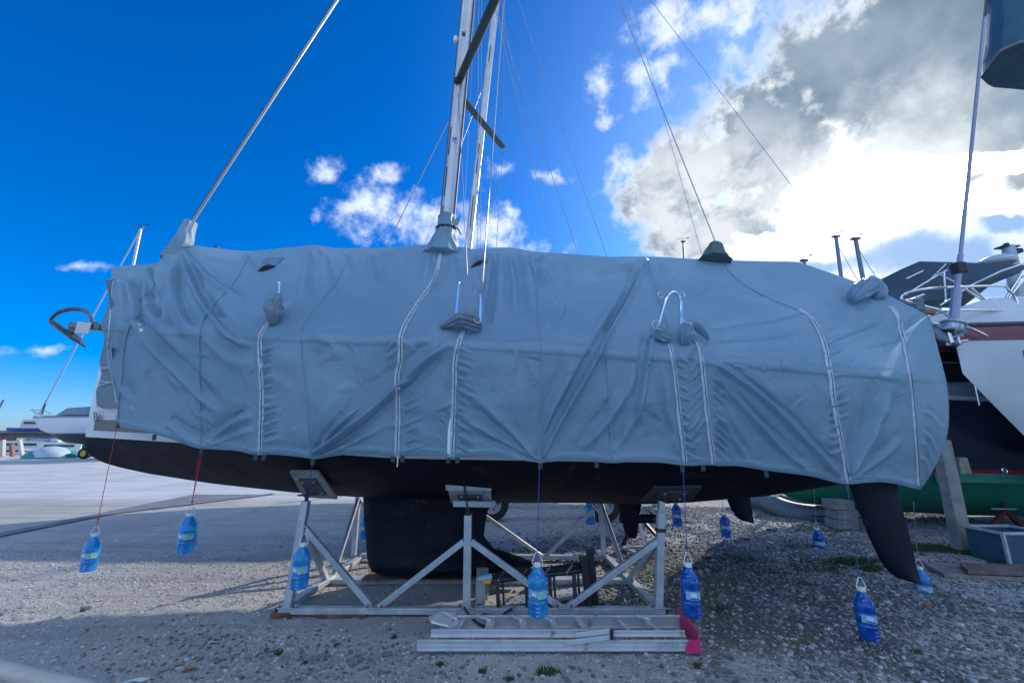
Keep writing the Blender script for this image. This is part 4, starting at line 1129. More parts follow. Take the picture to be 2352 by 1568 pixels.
s = MB(); s.box((XR + .012, YF, zb), (.02, .07, .06)); s.build('rail_end', thread, cradle)
for q_, z_ in (((XL + .03, YF - .003, .012), (.16, .09, .05)), ((XL + .55, YF, .008), (.42, .085, .03))):
    s = MB(); s.box(q_, z_); s.build('rusty_foot', rusty, cradle, bevel=.004)
def post(base, top, w_=.065):
    a = Vector(base); b = Vector(top)
    s = MB(); s.beam(a, b, w_, w_, up=(0, 1, 0)); p = s.build('post', galvp, cradle, bevel=.005); return p
def braces(pairs, w_=.05):
    for a, b in pairs: member('brace', a, b, w_, w_)
zt = zb + .01
# front left
pl_b = Vector((XL + .07, YF, zt)); pl_t = P(703, 1150, YF + .04)
post(pl_b, pl_t)
pm_b = P(1072, 1400, YF); pm_b = Vector((pm_b.x, YF, zt)); pm_t = P(1075, 1182, YF)
post(pm_b, pm_t)
pr_b = Vector((XR - .05, YF, zt)); pr_t = P(1518, 1175, YF)
post(pr_b, pr_t)
s = MB(); s.beam(pr_t, P(1519, 1150, YF), .05, .05); s.build('inner_post', galvp, cradle)
s = MB(); q = P(1517, 1216, YF); s.box(q, (.075, .075, .03)); s.build('post_band', thread, cradle)
V1_ = Vector((P(862, 1405, YF).x, YF, zt)); V2_ = Vector((P(1296, 1405, YF).x, YF, zt))
braces([(P(698, 1208, YF + .03), V1_ + Vector((-.03, 0, 0))), (P(1066, 1242, YF), V1_ + Vector((.03, .0, 0))), (P(1082, 1242, YF), V2_ + Vector((-.03, 0, 0))), (P(1512, 1240, YF), V2_ + Vector((.03, 0, 0))),
        (P(702, 1218, YF + .05), Vector((XL + .10, CL - .1, zt))), (P(1513, 1245, YF + .05), Vector((XR - .11, CL - .1, zt)))])
# back row
bl_t = P(823, 1135, YB); bl_b = Vector((P(812, 1280, YB).x, YB, zt)); br_t = P(1378, 1148, YB); br_b = Vector((P(1387, 1285, YB).x, YB, zt)); bm_t = P(1078, 1148, YB); bm_b = Vector((bm_t.x, YB, zt))
for a, b in ((bl_b, bl_t), (br_b, br_t), (bm_b, bm_t)): post(a, b, .055)
b1 = Vector(((bl_b.x + bm_b.x) / 2, YB, zt)); b2 = Vector((P(1249, 1285, YB).x, YB, zt))
braces([(P(826, 1148, YB), b1), (P(1070, 1170, YB), b1), (P(1088, 1165, YB), b2 - Vector((.03, 0, 0))), (P(1374, 1160, YB), b2 + Vector((.03, 0, 0))), (P(822, 1148, YB - .03), Vector((XL + .11, CL + .05, zt))), (P(1380, 1155, YB - .03), Vector((XR - .10, CL + .1, zt)))], .042)
for q_ in (pl_b, pm_b, pr_b, V1_, V2_):
    s = MB(); s.box((q_.x, q_.y - .002, zt + .006), (.15, .095, .008)); fp_ = s.build('foot_plate', galvp, cradle, bevel=.002)
    for dx_ in (-.058, .058):
        s = MB(); s.lathe([(.010, 0), (.010, .010), (.005, .011), (.005, .020), (0, .021)], (q_.x + dx_, q_.y - .033, zt + .010), 6); s.build('bolt', rusty, fp_)
# props: threaded rod, handle, tilting timber pad
timber = mat('prop_timber', (0.33, .33, .31), .85, var=.35, vscale=14, bump=.5, bscale=50, dirt=((.10, .10, .10), 9, .6))
pale_t = mat('pale_timber', (0.55, .55, .51), .8, var=.25, vscale=12, bump=.4, bscale=70)
plate_m = mat('pad_plate', (0.10, .11, .12), .6, metal=.3, var=.4, vscale=20)
def rod(a, b, r=.014):
    s = MB(); s.tube([a, b], r, 10); return s.build('threaded_rod', thread, cradle, smooth=True)
rod(pl_t - (pl_t - pl_b).normalized() * .02, P(708, 1112, YF + .09))
s = MB(); s.tube([P(684, 1137, YF + .02), P(727, 1136, YF + .03)], .008, 8); s.build('prop_handle', thread, cradle, smooth=True)
rod(pm_t - Vector((0, 0, .02)), P(1074, 1128, YF + .12), .016)
s = MB(); s.lathe([(.03, -.012), (.034, 0), (.03, .012)], P(1076, 1178, YF), 12); s.build('prop_collar', thread, cradle, smooth=True)
rod(P(1519, 1155, YF), P(1523, 1125, YF + .16), .016)
s = MB(); s.tube([P(1500, 1143, YF - .02), P(1536, 1155, YF - .02)], .008, 8); s.build('prop_handle', thread, cradle, smooth=True)
def pad(corners, th, m, name='timber_pad', plate=True, nrm=None):
    """corners: world quad; th: thickness away from hull"""
    q = [Vector(c) for c in corners]; n_ = (q[1] - q[0]).cross(q[3] - q[0]).normalized()
    if n_.y > 0: n_ = -n_
    s = MB(); s.prism(q, n_ * th); o = s.build(name, m, cradle, bevel=.006)
    if plate:
        c = sum(q, Vector()) / 4; s = MB(); s.prism([c + (p - c) * .58 + n_ * th for p in q], n_ * .012); pp = s.build('pad_plate', plate_m, o)
        b = MB()
        for p in q: b.lathe([(.009, 0), (.009, .012), (0, .014)], c + (p - c) * .4 + n_ * (th + .012), 6, axis=n_)
        b.build('bolt', galvp, o)
    return o
# left pad, tilted board with torn carpet edge
pad([P(668, 1078, YF - .07), P(732, 1078, YF - .07), P(777, 1140, YF + .25), P(700, 1136, YF + .23)], .03, timber)
# middle pad: two white-edged boards
pad([P(1024, 1104, YF - .02), P(1127, 1104, YF - .02), P(1129, 1122, YF + .02), P(1025, 1121, YF + .02)], .035, pale_t, plate=False)
pad([P(1030, 1121, YF + .03), P(1127, 1122, YF + .03), P(1131, 1152, YF + .17), P(1036, 1148, YF + .17)], .03, timber)
pad([P(1041, 1148, YF + .05), P(1130, 1150, YF + .05), P(1130, 1163, YF + .06), P(1042, 1161, YF + .06)], .03, pale_t, plate=False)
s = MB(); s.tube(smooth_path([P(1064, 1102, YF - .05), P(1068, 1125, YF - .04), P(1073, 1160, YF - .03), P(1076, 1178, YF - .02)], 4), .008, 6); s.build('strap', thread, cradle)
pad([P(1500, 1112, YF - .17), P(1612, 1112, YF - .17), P(1585, 1143, YF + .15), P(1466, 1145, YF + .15)], .03, mat('dark_pad', (0.05, .055, .06), .7, var=.3, vscale=9))
# far pads under the hull
for t_ in (bl_t, br_t, bm_t):
    rod(t_ - Vector((0, 0, .02)), t_ + Vector((0, -.10, .16)))
    pad([t_ + Vector((x, y, z)) for x, y, z in ((-.16, .02, .30), (.16, .02, .30), (.16, -.24, .18), (-.16, -.24, .18))], .03, timber, plate=False)
# timber packing between keel and rail
s = MB(); s.box((-.82, CL, zb + .018), (1.4, .3, .022)); s.build('keel_plank', mat('plank_brown', (0.22, .15, .10), .85, var=.4, vscale=9), cradle)
s = MB(); s.box((P(1105, 1330, YF + .25).x, YF + .25, .12), (.09, .06, .22)); s.build('timber_chock', pale_t, cradle, bevel=.004)
s = MB(); s.box((P(1107, 1330, YF + .29).x, YF + .34, .14), (.11, .05, .27)); s.build('timber_chock', timber, cradle, bevel=.004)

# ------------------------------------------------------------------ water bottles hung as weights
def bottle_mat():
    m = bpy.data.materials.new('bottle_plastic'); m.use_nodes = True; t = m.node_tree; n = NT(t); b = t.nodes['Principled BSDF']
    n.set(b, 'Base Color', (0.012, .16, .62, 1)); n.set(b, 'Roughness', .12); n.set(b, 'Transmission Weight', .60); n.set(b, 'IOR', 1.28); n.set(b, 'Coat Weight', .6)
    n.set(b, 'Subsurface Weight', .0)
    co = n.n('ShaderNodeTexCoord').outputs['Object']
    n.set(b, 'Base Color', n.mix(n.rng(n.noise(co, 16, 4, .6), .35, .65), (0.01, .25, .72, 1), (0.05, .50, .90, 1)))
    return m
bm_ = bottle_mat()
label_m = mat('bottle_label', (0.16, .38, .58), .45, color2=(0.35, .52, .66), vscale=30)
green_m = mat('label_green', (0.22, .60, .22), .4)
cap_m = mat('handle_white', (0.68, .70, .72), .35)
stripe_m = mat('label_navy', (0.02, .07, .25), .4)
# origin of a bottle is the top of its handle; it hangs down 0.40 m
BP = [(0.0, 0), (.040, 0), (.062, .006), (.067, .014), (.060, .026), (.067, .038), (.060, .050), (.067, .062), (.060, .074), (.067, .086), (.066, .094), (.061, .104), (.061, .108), (.064, .116), (.064, .118), (.064, .172), (.061, .178),
      (.061, .184), (.066, .194), (.067, .215), (.063, .240), (.050, .268), (.034, .292), (.022, .306), (.020, .316)]
def make_bottle():
    root = bpy.data.objects.new('water_bottle', None); root.empty_display_size = .05; COL.objects.link(root)
    zoff = -.40
    s = MB(); n = 20; vs = []
    for r, z in BP:
        for k in range(n):
            a = 2 * math.pi * k / n; cc, ss = math.cos(a), math.sin(a)
            sq = 1 + .06 * math.cos(4 * a) * (1 if z < .25 else 0)      # slightly squared body
            vs.append((cc * r * sq, ss * r * sq, z + zoff))
    s.add(vs, [(i * n + k, i * n + (k + 1) % n, (i + 1) * n + (k + 1) % n, (i + 1) * n + k) for i in range(len(BP) - 1) for k in range(n)])
    s.build('bottle_body', bm_, root, smooth=True, angle=60)
    # paper label, green field and navy bar: curved patches
    def patch(name, a0, a1, z0, z1, r, m, parent):
        s = MB(); N = 10; rows = [[(math.cos(a0 + (a1 - a0) * i / N) * r * (1 + .06 * math.cos(4 * (a0 + (a1 - a0) * i / N))), math.sin(a0 + (a1 - a0) * i / N) * r * (1 + .06 * math.cos(4 * (a0 + (a1 - a0) * i / N))), z + zoff) for i in range(N + 1)] for z in (z0, (z0 + z1) / 2, z1)]
        s.loft(rows); return s.build(name, m, parent, smooth=True)
    lb = patch('label', -2.75, -.35, .120, .170, .0655, label_m, root)
    patch('label_field', -1.25, -.85, .123, .168, .0665, green_m, lb)
    patch('label_bar', -2.4, -1.5, .124, .131, .0665, stripe_m, lb)
    patch('label_print', -2.3, -1.7, .140, .160, .0662, cap_m, lb)
    s = MB(); s.lathe([(.021, .308), (.025, .310), (.025, .333), (.022, .336), (0, .336)], (0, 0, zoff), 16); s.build('cap', cap_m, root, smooth=True)
    s = MB(); s.tube(smooth_path([(-.023, 0, .312 + zoff), (-.036, 0, .335 + zoff), (-.022, 0, .375 + zoff), (-.010, 0, .398 + zoff), (.010, 0, .398 + zoff), (.022, 0, .375 + zoff), (.036, 0, .335 + zoff), (.023, 0, .312 + zoff)], 5), .0035, 6); s.build('handle', cap_m, root, smooth=True)
    return root
proto = make_bottle(); first = [True]
kids = [c for c in COL.objects if c.parent is proto or (c.parent and c.parent.parent is proto)]
BG = 'blue water bottles hung from the cover as weights'
red_line = mat('red_line', (0.55, .03, .06), .7); blue_line = mat('blue_line', (0.04, .05, .30), .7); white_line = mat('thin_line', (0.22, .24, .28), .7)
def hang(px, py, Y, top, label, lm, tilt=0.0, rot=0.0, double=False, topY=None, scale=1.0):
    """px,py: top of the handle"""
    global proto
    loc = P(px, py, Y)
    if first[0]: r = proto; first[0] = False
    else:
        r = proto.copy(); COL.objects.link(r); m = {proto.name: r}
        for k in kids:
            c = k.copy(); COL.objects.link(c); inv_ = k.matrix_parent_inverse.copy(); c.parent = m[k.parent.name]; c.matrix_parent_inverse = inv_; m[k.name] = c
    r.location = loc; r.rotation_euler = (0, tilt, rot); r.scale = (scale,) * 3
    tag(r, label, 'water bottle', BG)
    if top is not None:
        a = P(top[0], top[1], topY or Y)
        s = MB()
        s.tube([loc + Vector((0, 0, -.004)), loc + Vector((0, 0, .03)) + (a - loc) * .02], .0035, 6)
        if double:
            b = loc + (a - loc) * .06
            for dx_ in (-.014, .004, .016): s.tube([b, a + Vector((dx_, 0, 0))], .0022, 5)
        else: s.tube([loc, a], .0028, 5)
        s.lathe([(0, .012), (.007, .008), (.007, -.008), (0, -.012)], loc.lerp(a, .07), 8)
        s.build('hanging_line', lm, cover)
        return r
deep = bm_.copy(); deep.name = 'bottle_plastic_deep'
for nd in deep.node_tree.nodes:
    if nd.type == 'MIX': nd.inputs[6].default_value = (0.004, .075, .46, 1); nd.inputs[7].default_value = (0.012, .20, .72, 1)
def deepen(r):
    for o in COL.objects:
        if o.parent is r and o.name.startswith('bottle_body'): o.material_slots[0].link = 'OBJECT'; o.material_slots[0].material = deep
hang(222, 1208, 4.35, (268, 982), 'leftmost water bottle, on a single red line below the bow of the yacht', red_line, rot=.3)
hang(440, 1160, 4.0, (462, 1036), 'nearer of the two overlapping water bottles on doubled red lines', red_line, double=True, rot=.25)
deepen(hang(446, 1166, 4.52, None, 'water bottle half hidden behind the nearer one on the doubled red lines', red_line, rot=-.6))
hang(699, 1226, 3.62, (718, 1060), 'water bottle hanging against the left post of the cradle', blue_line, rot=.1)
hang(1234, 1268, 3.20, (1239, 1068), 'water bottle hanging over the black ladder in the middle of the cradle', blue_line, rot=-.1)
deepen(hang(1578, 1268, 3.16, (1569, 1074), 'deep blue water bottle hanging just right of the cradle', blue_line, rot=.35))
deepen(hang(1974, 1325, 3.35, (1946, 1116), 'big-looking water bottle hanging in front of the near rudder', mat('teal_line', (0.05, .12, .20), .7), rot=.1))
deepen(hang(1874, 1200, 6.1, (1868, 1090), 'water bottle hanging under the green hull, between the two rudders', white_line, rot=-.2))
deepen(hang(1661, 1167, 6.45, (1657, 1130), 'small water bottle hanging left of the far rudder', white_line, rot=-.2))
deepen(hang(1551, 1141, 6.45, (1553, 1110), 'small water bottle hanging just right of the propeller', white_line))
hang(1354, 1137, 6.45, (1352, 1100), 'water bottle glimpsed beside the trailer wheel beyond the cradle', white_line)
hang(842, 1168, 6.3, (840, 1110), 'water bottle almost hidden behind the front edge of the keel', white_line)
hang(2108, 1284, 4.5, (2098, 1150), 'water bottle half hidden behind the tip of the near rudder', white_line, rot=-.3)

# ------------------------------------------------------------------ ladders
lad_alu = mat('ladder_aluminium', (0.66, .67, .69), .38, metal=.4, var=.12, vscale=5, dirt=((0.28, .27, .25), 7, .6))
pinkp = mat('pink_plastic', (0.62, .03, .13), .45)
sl_ = empty('step_ladder', (.3, 3.5, 0), 'folded aluminium step ladder with pink feet lying in front of the cradle', 'ladder')
# near stile (lies on the ground, shows its ribbed web), far stile, rungs between
gL = G(958, 1489, .03); gR = G(1583, 1489, .03)
yN = 3.28; 
def gx_(px, y, z):
    """world point at depth y and height z seen at column px"""
    zc = y * cp + (z - EYE) * sp
    return Vector(((px - 1176) / FOC * zc, y, z))
def strip(name, pa, pb, y, z0, z1, th=.02, m=lad_alu, ribs=True, parent=sl_, tilt=.0):
    a = gx_(pa, y, (z0 + z1) / 2); b = gx_(pb, y, (z0 + z1) / 2); h = z1 - z0
    s = MB(); s.beam(a, b, th * .4, h)
    if ribs:
        for q in (-1, 1): s.beam(a + Vector((0, -th * .35, q * (h / 2 - .005))), b + Vector((0, -th * .35, q * (h / 2 - .005))), th * .7, .010)
    return s.build(name, m, parent, bevel=.001)
def y_for(py, z):
    """depth of a point at height z seen at row py (centre column)"""
    d_ = ray(1176, py); return d_.y * (z - EYE) / d_.z
yA = y_for(1492, .012)
strip('front_stile', 958, 1583, yA, .010, .078)
s = MB(); s.beam(gx_(960, yA - .008, .040), gx_(1583, yA - .008, .040), .006, .012); s.build('stile_rib', lad_alu, sl_)
strip('rear_stile', 990, 1400, yA + .03, .084, .134); strip('rear_stile', 1410, 1572, yA + .03, .088, .128)
yB_ = y_for(1415, .10)
strip('far_stile', 1010, 1562, yB_, .02, .10, parent=sl_); 
strip('far_stile', 1040, 1562, yB_ - .03, .108, .122, ribs=False)
def stepp(px0, px1, w_=.055):
    a = gx_(px0, yB_ - .02, .085); b = gx_(px1, yA + .04, .10)
    s = MB(); s.beam(a, b, w_, .012); s.beam(a + Vector((w_ / 2, 0, -.012)), b + Vector((w_ / 2, 0, -.012)), .006, .03); return s.build('step', lad_alu, sl_, bevel=.001)
for a, b, w_ in ((1052, 1028, .06), (1065, 1046, .02), (1128, 1120, .06), (1200, 1205, .055), (1268, 1278, .045), (1328, 1352, .045), (1420, 1452, .03), (1480, 1522, .03)): stepp(a, b, w_)
for a, b in (((1300, 1476), (1405, 1462)), ((1322, 1458), (1402, 1448))):
    s = MB(); s.beam(P(*a, yA - .02), P(*b, yA - .02), .008, .03); s.build('hinge_arm', lad_alu, sl_, bevel=.002)
s = MB(); s.box(P(1404, 1457, yA - .025), (.02, .02, .06)); s.build('hinge', thread, sl_, bevel=.002)
for a, b, dz_ in (((1020, 1405), (1050, 1422), 0), ((1095, 1412), (1128, 1424), 0), ((1175, 1412), (1200, 1424), 0), ((1240, 1410), (1268, 1426), 0), ((1460, 1412), (1495, 1422), 0), ((1500, 1450), (1520, 1440), 0)):
    s = MB(); s.beam(P(*a, yB_ - .05), P(*b, yB_ - .06), .006, .018); s.build('step_brace', lad_alu, sl_)
s = MB(); s.prism([P(984, 1420, yB_), P(1010, 1408, yB_), P(1045, 1412, yB_), P(1030, 1440, yB_ - .12), P(990, 1430, yB_ - .08)], Vector((0, .01, .012))); s.build('top_plate', lad_alu, sl_)
s = MB(); y1, y2 = yA - .03, yB_ + .02
a0 = gx_(1560, y2, 0).x; a1 = gx_(1606, y1, 0).x
s.prism([(a1, y1, .005), (a1, y1, .085), (a1 + .015, y1 + .02, .12), (a0 + .03, y2, .14), (a0, y2 + .01, .13), (a0, y2, .02)], Vector((.010, 0, 0)))
s.prism([(a1 - .095, y1 - .004, .004), (a1 + .01, y1 - .004, .004), (a1 + .01, y1 - .004, .088), (a1 - .06, y1 - .004, .088), (a1 - .08, y1 - .004, .05)], Vector((0, .012, 0)))
s.build('foot', pinkp, sl_, bevel=.003)
s = MB(); s.box(gx_(1528, yA - .0145, .045), (.10, .002, .03)); s.box(gx_(1553, yA - .0150, .045), (.03, .003, .034)); s.build('sticker', mat('silver_sticker', (0.42, .46, .5), .4, var=.3, vscale=60), sl_)

blackp = mat('ladder_black', (0.018, .018, .024), .45, metal=.2, rvar=.15, vscale=6)
tl_ = empty('telescopic_ladder', (.3, 4.1, 0), 'black telescopic ladder lying half collapsed inside the cradle', 'ladder')
ringm = mat('ring_silver', (0.5, .5, .52), .35, metal=.8)
tA = P(1112, 1330, 4.02); tB = P(1345, 1300, 4.2)
tA2 = P(1140, 1408, 3.99); tB2 = P(1350, 1385, 4.02)
tA = Vector((tA.x, 3.95, .36)); 
def lad_pt(px, py, Y): return P(px, py, Y)
for i in range(4):
    y = 4.0 + i * .035; off = -i * 4.5
    a = lad_pt(1128 + i * 3, 1334 + off, y); b = lad_pt(1350, 1308 + off, y + .05)
    s = MB(); s.tube([a, b], .021, 10); s.build('tube', blackp, tl_, smooth=True)
    a = lad_pt(1108 + i * 5, 1412 + off * .8 - 4, y - .05); b = lad_pt(1350, 1393 + off * .8, y)
    s = MB(); s.tube([a, b], .021, 10); s.build('tube', blackp, tl_, smooth=True)
    for px in (1145, 1197, 1250, 1302):
        f = (px + i * 4 - 1128) / 222; c = lad_pt(px + i * 4, 1334 + off - 26 * f, y - .0)
        s = MB(); s.tube([c + Vector((0, math.cos(t) * .019, math.sin(t) * .019)) for t in np.linspace(0, 6.283, 13)[:-1]], .0032, 6, closed=True); s.build('ring', ringm, tl_, smooth=True)
for px in (1142, 1208, 1262, 1318):
    a = lad_pt(px, 1336 - (px - 1128) * .11, 4.0); b = lad_pt(px + 4, 1408 - (px - 1128) * .09, 3.97)
    s = MB(); s.beam(a, b, .034, .034, up=(0, 1, 0)); s.build('rung', blackp, tl_, bevel=.004)
    s = MB(); s.beam(a + Vector((.045, .06, 0)), b + Vector((.045, .06, 0)), .02, .03, up=(0, 1, 0)); s.build('rung', blackp, tl_, bevel=.004)
for px, y0 in ((1340, 4.0), (1355, 4.08)):
    s = MB(); s.beam(lad_pt(px, 1262 + (1355 - px), y0), lad_pt(px + 14, 1402, y0), .06, .05, up=(0, 1, 0)); s.build('end_post', blackp, tl_, bevel=.006)
    s = MB(); s.box(lad_pt(px + 1, 1266 + (1355 - px), y0), (.085, .06, .03)); s.build('end_foot', blackp, tl_, bevel=.006)
s = MB(); s.tube([lad_pt(1100, 1330, 4.0), lad_pt(1130, 1324, 4.0)], .03, 10); s.build('end_clip', mat('clear_cap', (0.25, .38, .48), .25), tl_, smooth=True)
s = MB(); s.box(lad_pt(1118, 1335, 3.96), (.07, .03, .028)); s.build('end_tag', mat('orange_tag', (0.85, .30, .02), .5), tl_, bevel=.004)
# perforated tread plate lying behind
tp = empty('tread_plate', (.4, 4.15, .02), 'perforated aluminium walkway board under the black ladder', 'board')
a, b = P(1150, 1396, 4.15), P(1372, 1356, 4.35)
c1 = P(1150, 1372, 4.3); c2 = P(1372, 1340, 4.5)
s = MB(); s.prism([a, b, c2, c1], Vector((0, 0, -.03))); s.build('board', mat('bright_aluminium', (0.62, .64, .66), .4, metal=.5, var=.1, vscale=10), tp, bevel=.002)
hs = MB(); nn = (b - a).cross(c1 - a).normalized(); nn = nn if nn.z > 0 else -nn
for i in range(12):
    for j in range(3):
        f = (i + .5 + .3 * (j % 2)) / 12.6; g_ = (j + .5) / 3; q = a.lerp(b, f).lerp(c1.lerp(c2, f), g_) + nn * .002
        e1 = (b - a).normalized() * .014; e2 = (c1 - a).normalized() * .014
        hs.prism([q - e1, q + e1, q + e2], nn * .001)
hs.build('perforations', dark_gap, tp)
# cable on the ground
cb = MB(); cb.tube(smooth_path([P(1066, 1394, 3.75), P(1080, 1415, 3.7), P(1100, 1432, 3.66), P(1118, 1437, 3.66), P(1140, 1428, 3.7), P(1160, 1408, 3.75), P(1175, 1398, 3.8)], 6), .011, 8)
o = cb.build('cable', mat('cable_black', (0.02, .02, .03), .5), None, smooth=True); tag(o, 'black cable looped over the far edge of the step ladder', 'cable')
# foreground pale rail at the bottom left corner
ra = P(-200, 1489, 1.15); rb = P(130, 1568, 1.0)
s = MB(); e_ = rb + (rb - ra) * .3; l_ = ra + (ra - rb) * .6; s.tube([Vector((l_.x - .05, l_.y, 0)), Vector((l_.x - .04, l_.y, l_.z - .1)), l_ + Vector((0, 0, -.02)), l_.lerp(ra, .3), ra, rb, rb.lerp(e_, .6), e_ + Vector((0, 0, -.03)), e_ + Vector((.04, 0, -.12)), Vector((e_.x + .05, e_.y, 0))], .0165, 20); o = s.build('handrail', mat('cream_rail', (0.50, .44, .36), .5, var=.12, vscale=12), None, smooth=True)
tag(o, 'pale round rail crossing the bottom left corner close to the camera', 'rail')
s = MB(); q = G(318, 1562); s.loft([[q + Vector((-.07, .0, .0)), q + Vector((0, .015, .012)), q + Vector((.05, .03, .0))], [q + Vector((-.08, -.06, .008)), q + Vector((0, -.04, .02)), q + Vector((.04, -.03, .008))]])
o = s.build('paper_scrap', mat('paper_white', (0.7, .74, .78), .7), None); tag(o, 'white scrap lying on the gravel at the bottom edge', 'scrap')
def litter(name, px, py, l, w_, h_, ang, m, label, cat):
    q = G(px, py); s = MB(); d_ = Vector((math.cos(ang), math.sin(ang), 0)); n_ = Vector((-d_.y, d_.x, 0))
    z = float(ground_h(q.x, q.y)) + .006
    q.z = z
    pts = [q + d_ * l * t + n_ * w_ * u * .5 + Vector((0, 0, hh)) for t, u, hh in ((-.5, 0, 0), (-.2, -1, h_), (.2, -.8, h_ * .6), (.5, 0, 0), (.2, .9, h_), (-.25, 1, h_ * .4))]
    s.prism(pts, Vector((0, 0, .003))); o = s.build(name, m, None); tag(o, label, cat)
litter('dead_leaf', 436, 1533, .10, .03, .01, .35, mat('leaf_brown', (0.22, .075, .04), .8), 'curled reddish brown dead leaf on the gravel at lower left', 'leaf')
litter('twig', 628, 1492, .13, .006, .004, .4, mat('twig_dark', (0.05, .045, .04), .9), 'thin dark twig lying on the gravel left of the cradle', 'twig')
litter('cable_tie', 485, 1472, .05, .006, .004, .7, mat('paper_white', (0.7, .74, .78), .7), 'thin white strip of plastic on the shaded gravel', 'plastic strip')
litter('pale_pebble', 1908, 1452, .045, .035, .018, .3, mat('pebble_white', (0.60, .62, .64), .8), 'single white pebble on dark gravel below the near rudder', 'stone')
# ------------------------------------------------------------------ neighbouring boats
def hull_fn(tabs):
    """tabs: lists over s in 0..1: half beam, keel height, rail height, fullness"""
    def f(s, z):
        zb, zr, n = interp(s, tabs['zb']), interp(s, tabs['zr']), interp(s, tabs['n'])
        t = min(1, max(0, (z - zb) / (zr - zb + 1e-6)))
        return interp(s, tabs['hb']) * (1 - (1 - t) ** n) ** (1 / n)
    return f
def hull_parts(root, frame, L, tabs, levels, rake=None, ns=28, transom=True):
    """frame: (origin, direction towards the stern); levels: [(name, z0f, z1f, material, off)]"""
    o, d_ = Vector(frame[0]), Vector(frame[1]).normalized(); sd_ = Vector((-d_.y, d_.x, 0)); f = hull_fn(tabs); out = []
    ss = sorted(set([0, .004, .012, .025, .05] + [i / ns for i in range(1, ns + 1)]))
    def pt(s, sg, z, off=0):
        xo = s * L
        if rake: xo = xo + rake(z) * max(0, 1 - s * 3)
        return o + d_ * xo + sd_ * (sg * (f(s, z) + (off if f(s, z) > .001 else 0))) + Vector((0, 0, z))
    for name, z0, z1, m, off in levels:
        mb = MB(); K_ = 8
        for sg in (-1, 1):
            mb.loft([[pt(s, sg, z0(s) + (z1(s) - z0(s)) * (k / K_), off) for k in range(K_ + 1)] for s in ss])
        if transom and off == 0:
            mb.loft([[pt(1, -1, z0(1) + (z1(1) - z0(1)) * k / K_), pt(1, 1, z0(1) + (z1(1) - z0(1)) * k / K_)] for k in range(K_ + 1)])
        out.append(mb.build(name, m, root, smooth=True, angle=50))
    return out, pt
green_af = mat('green_antifouling', (0.012, .21, .125), .6, var=.25, vscale=1.2, bump=.2, bscale=30, dirt=((.01, .10, .075), 2.0, .58))
navy = mat('navy_hull', (0.016, .024, .045), .3, coat=.25, var=.3, vscale=2)
redst = mat('red_boot_stripe', (0.32, .02, .035), .45, var=.2, vscale=6)
white_p = mat('white_paint', (0.66, .69, .72), .4, var=.1, vscale=2, dirt=((.45, .44, .40), 3, .62))
smoked = mat('smoked_panel', (0.035, .045, .06), .25, coat=.2, var=.2, vscale=3)
orange_s = mat('orange_stripe', (0.55, .24, .16), .5)
# green-bottomed boat to the right
A0 = Vector((4.72, 8.0, 0)); AD = Vector((1, -.02, 0))
bA = empty('motor_sailer', (9, 8.5, 0), 'big navy blue boat with green bottom and red boot stripe standing behind the stern', 'boat')
tA_ = dict(hb=[(0, .04), (.02, .42), (.06, .85), (.12, 1.2), (.25, 1.6), (.5, 1.8), (1, 1.6)], zb=[(0, .80), (.008, .54), (.03, .39), (.08, .27), (.15, .18), (.3, .1), (1, .1)], zr=[(0, 2.25), (.3, 1.98), (1, 1.95)], n=[(0, 1.7), (.2, 2.2), (.5, 2.6), (1, 2.6)])
mx_ = lambda a: (lambda s: max(a(s), interp(s, tA_['zb'])))
wl = lambda s: .92 + .0 * s
_, ptA = hull_parts(bA, (A0, AD), 12, tA_, [('hull_bottom', lambda s: interp(s, tA_['zb']), mx_(lambda s: .92), green_af, 0), ('boot_stripe', mx_(lambda s: .92), mx_(lambda s: .985), redst, 0), ('topsides', mx_(lambda s: .985), lambda s: interp(s, tA_['zr']), navy, 0)])
s = MB(); s.loft([[ptA(q / 20, -1, interp(q / 20, tA_['zr']), .02) + Vector((0, 0, dz_)) for dz_ in (-.04, .0)] + [ptA(q / 20, 0, interp(q / 20, tA_['zr'])) + Vector((0, 0, .02))] + [ptA(q / 20, 1, interp(q / 20, tA_['zr']), .02)] for q in range(21)]); s.build('deck', white_p, bA)
s = MB(); s.tube([ptA(q / 20, -1, interp(q / 20, tA_['zr']), .03) for q in range(1, 20)], .028, 8); s.build('rubbing_strake', white_p, bA, smooth=True)
s = MB(); s.loft([[ptA(q / 30, -1, .93, .006) + Vector((0, 0, k * .14)) * -1 for k in (0, 1)] for q in range(5, 30)]); s.build('bottom_band', mat('light_green_band', (0.02, .24, .16), .6, var=.3, vscale=2), bA)
s = MB()
ya = 7.35
s.box((11.0, 7.95, 2.2), (9.4, 2.3, .32)); s.build('coaming', white_p, bA, bevel=.02)
s = MB(); s.box((11.0, 7.95, 2.63), (9.2, 2.15, .54)); s.build('wheelhouse_panel', smoked, bA, bevel=.02)
s = MB(); s.box((11.0, 7.95, 3.0), (9.5, 2.4, .16)); s.build('wheelhouse_roof', white_p, bA, bevel=.03)
s = MB(); s.box((11.0, 7.95, 2.905), (9.54, 2.44, .05)); s.build('roof_stripe', orange_s, bA)
s = MB(); s.box((11.4, 8.0, 3.2), (7.6, 1.9, .22)); s.build('flybridge', white_p, bA, bevel=.03)
for z in (2.28, 2.62):
    s = MB(); s.tube([(6.2, 6.42, z), (15, 6.3, z)], .014, 8); s.build('guard_rail', steel, bA, smooth=True)
for x in (7.15, 8.45, 9.7, 11.1, 12.6):
    s = MB(); s.tube([(x, 6.38, 1.95), (x, 6.36, 2.64)], .018, 8); s.build('stanchion', steel, bA, smooth=True)
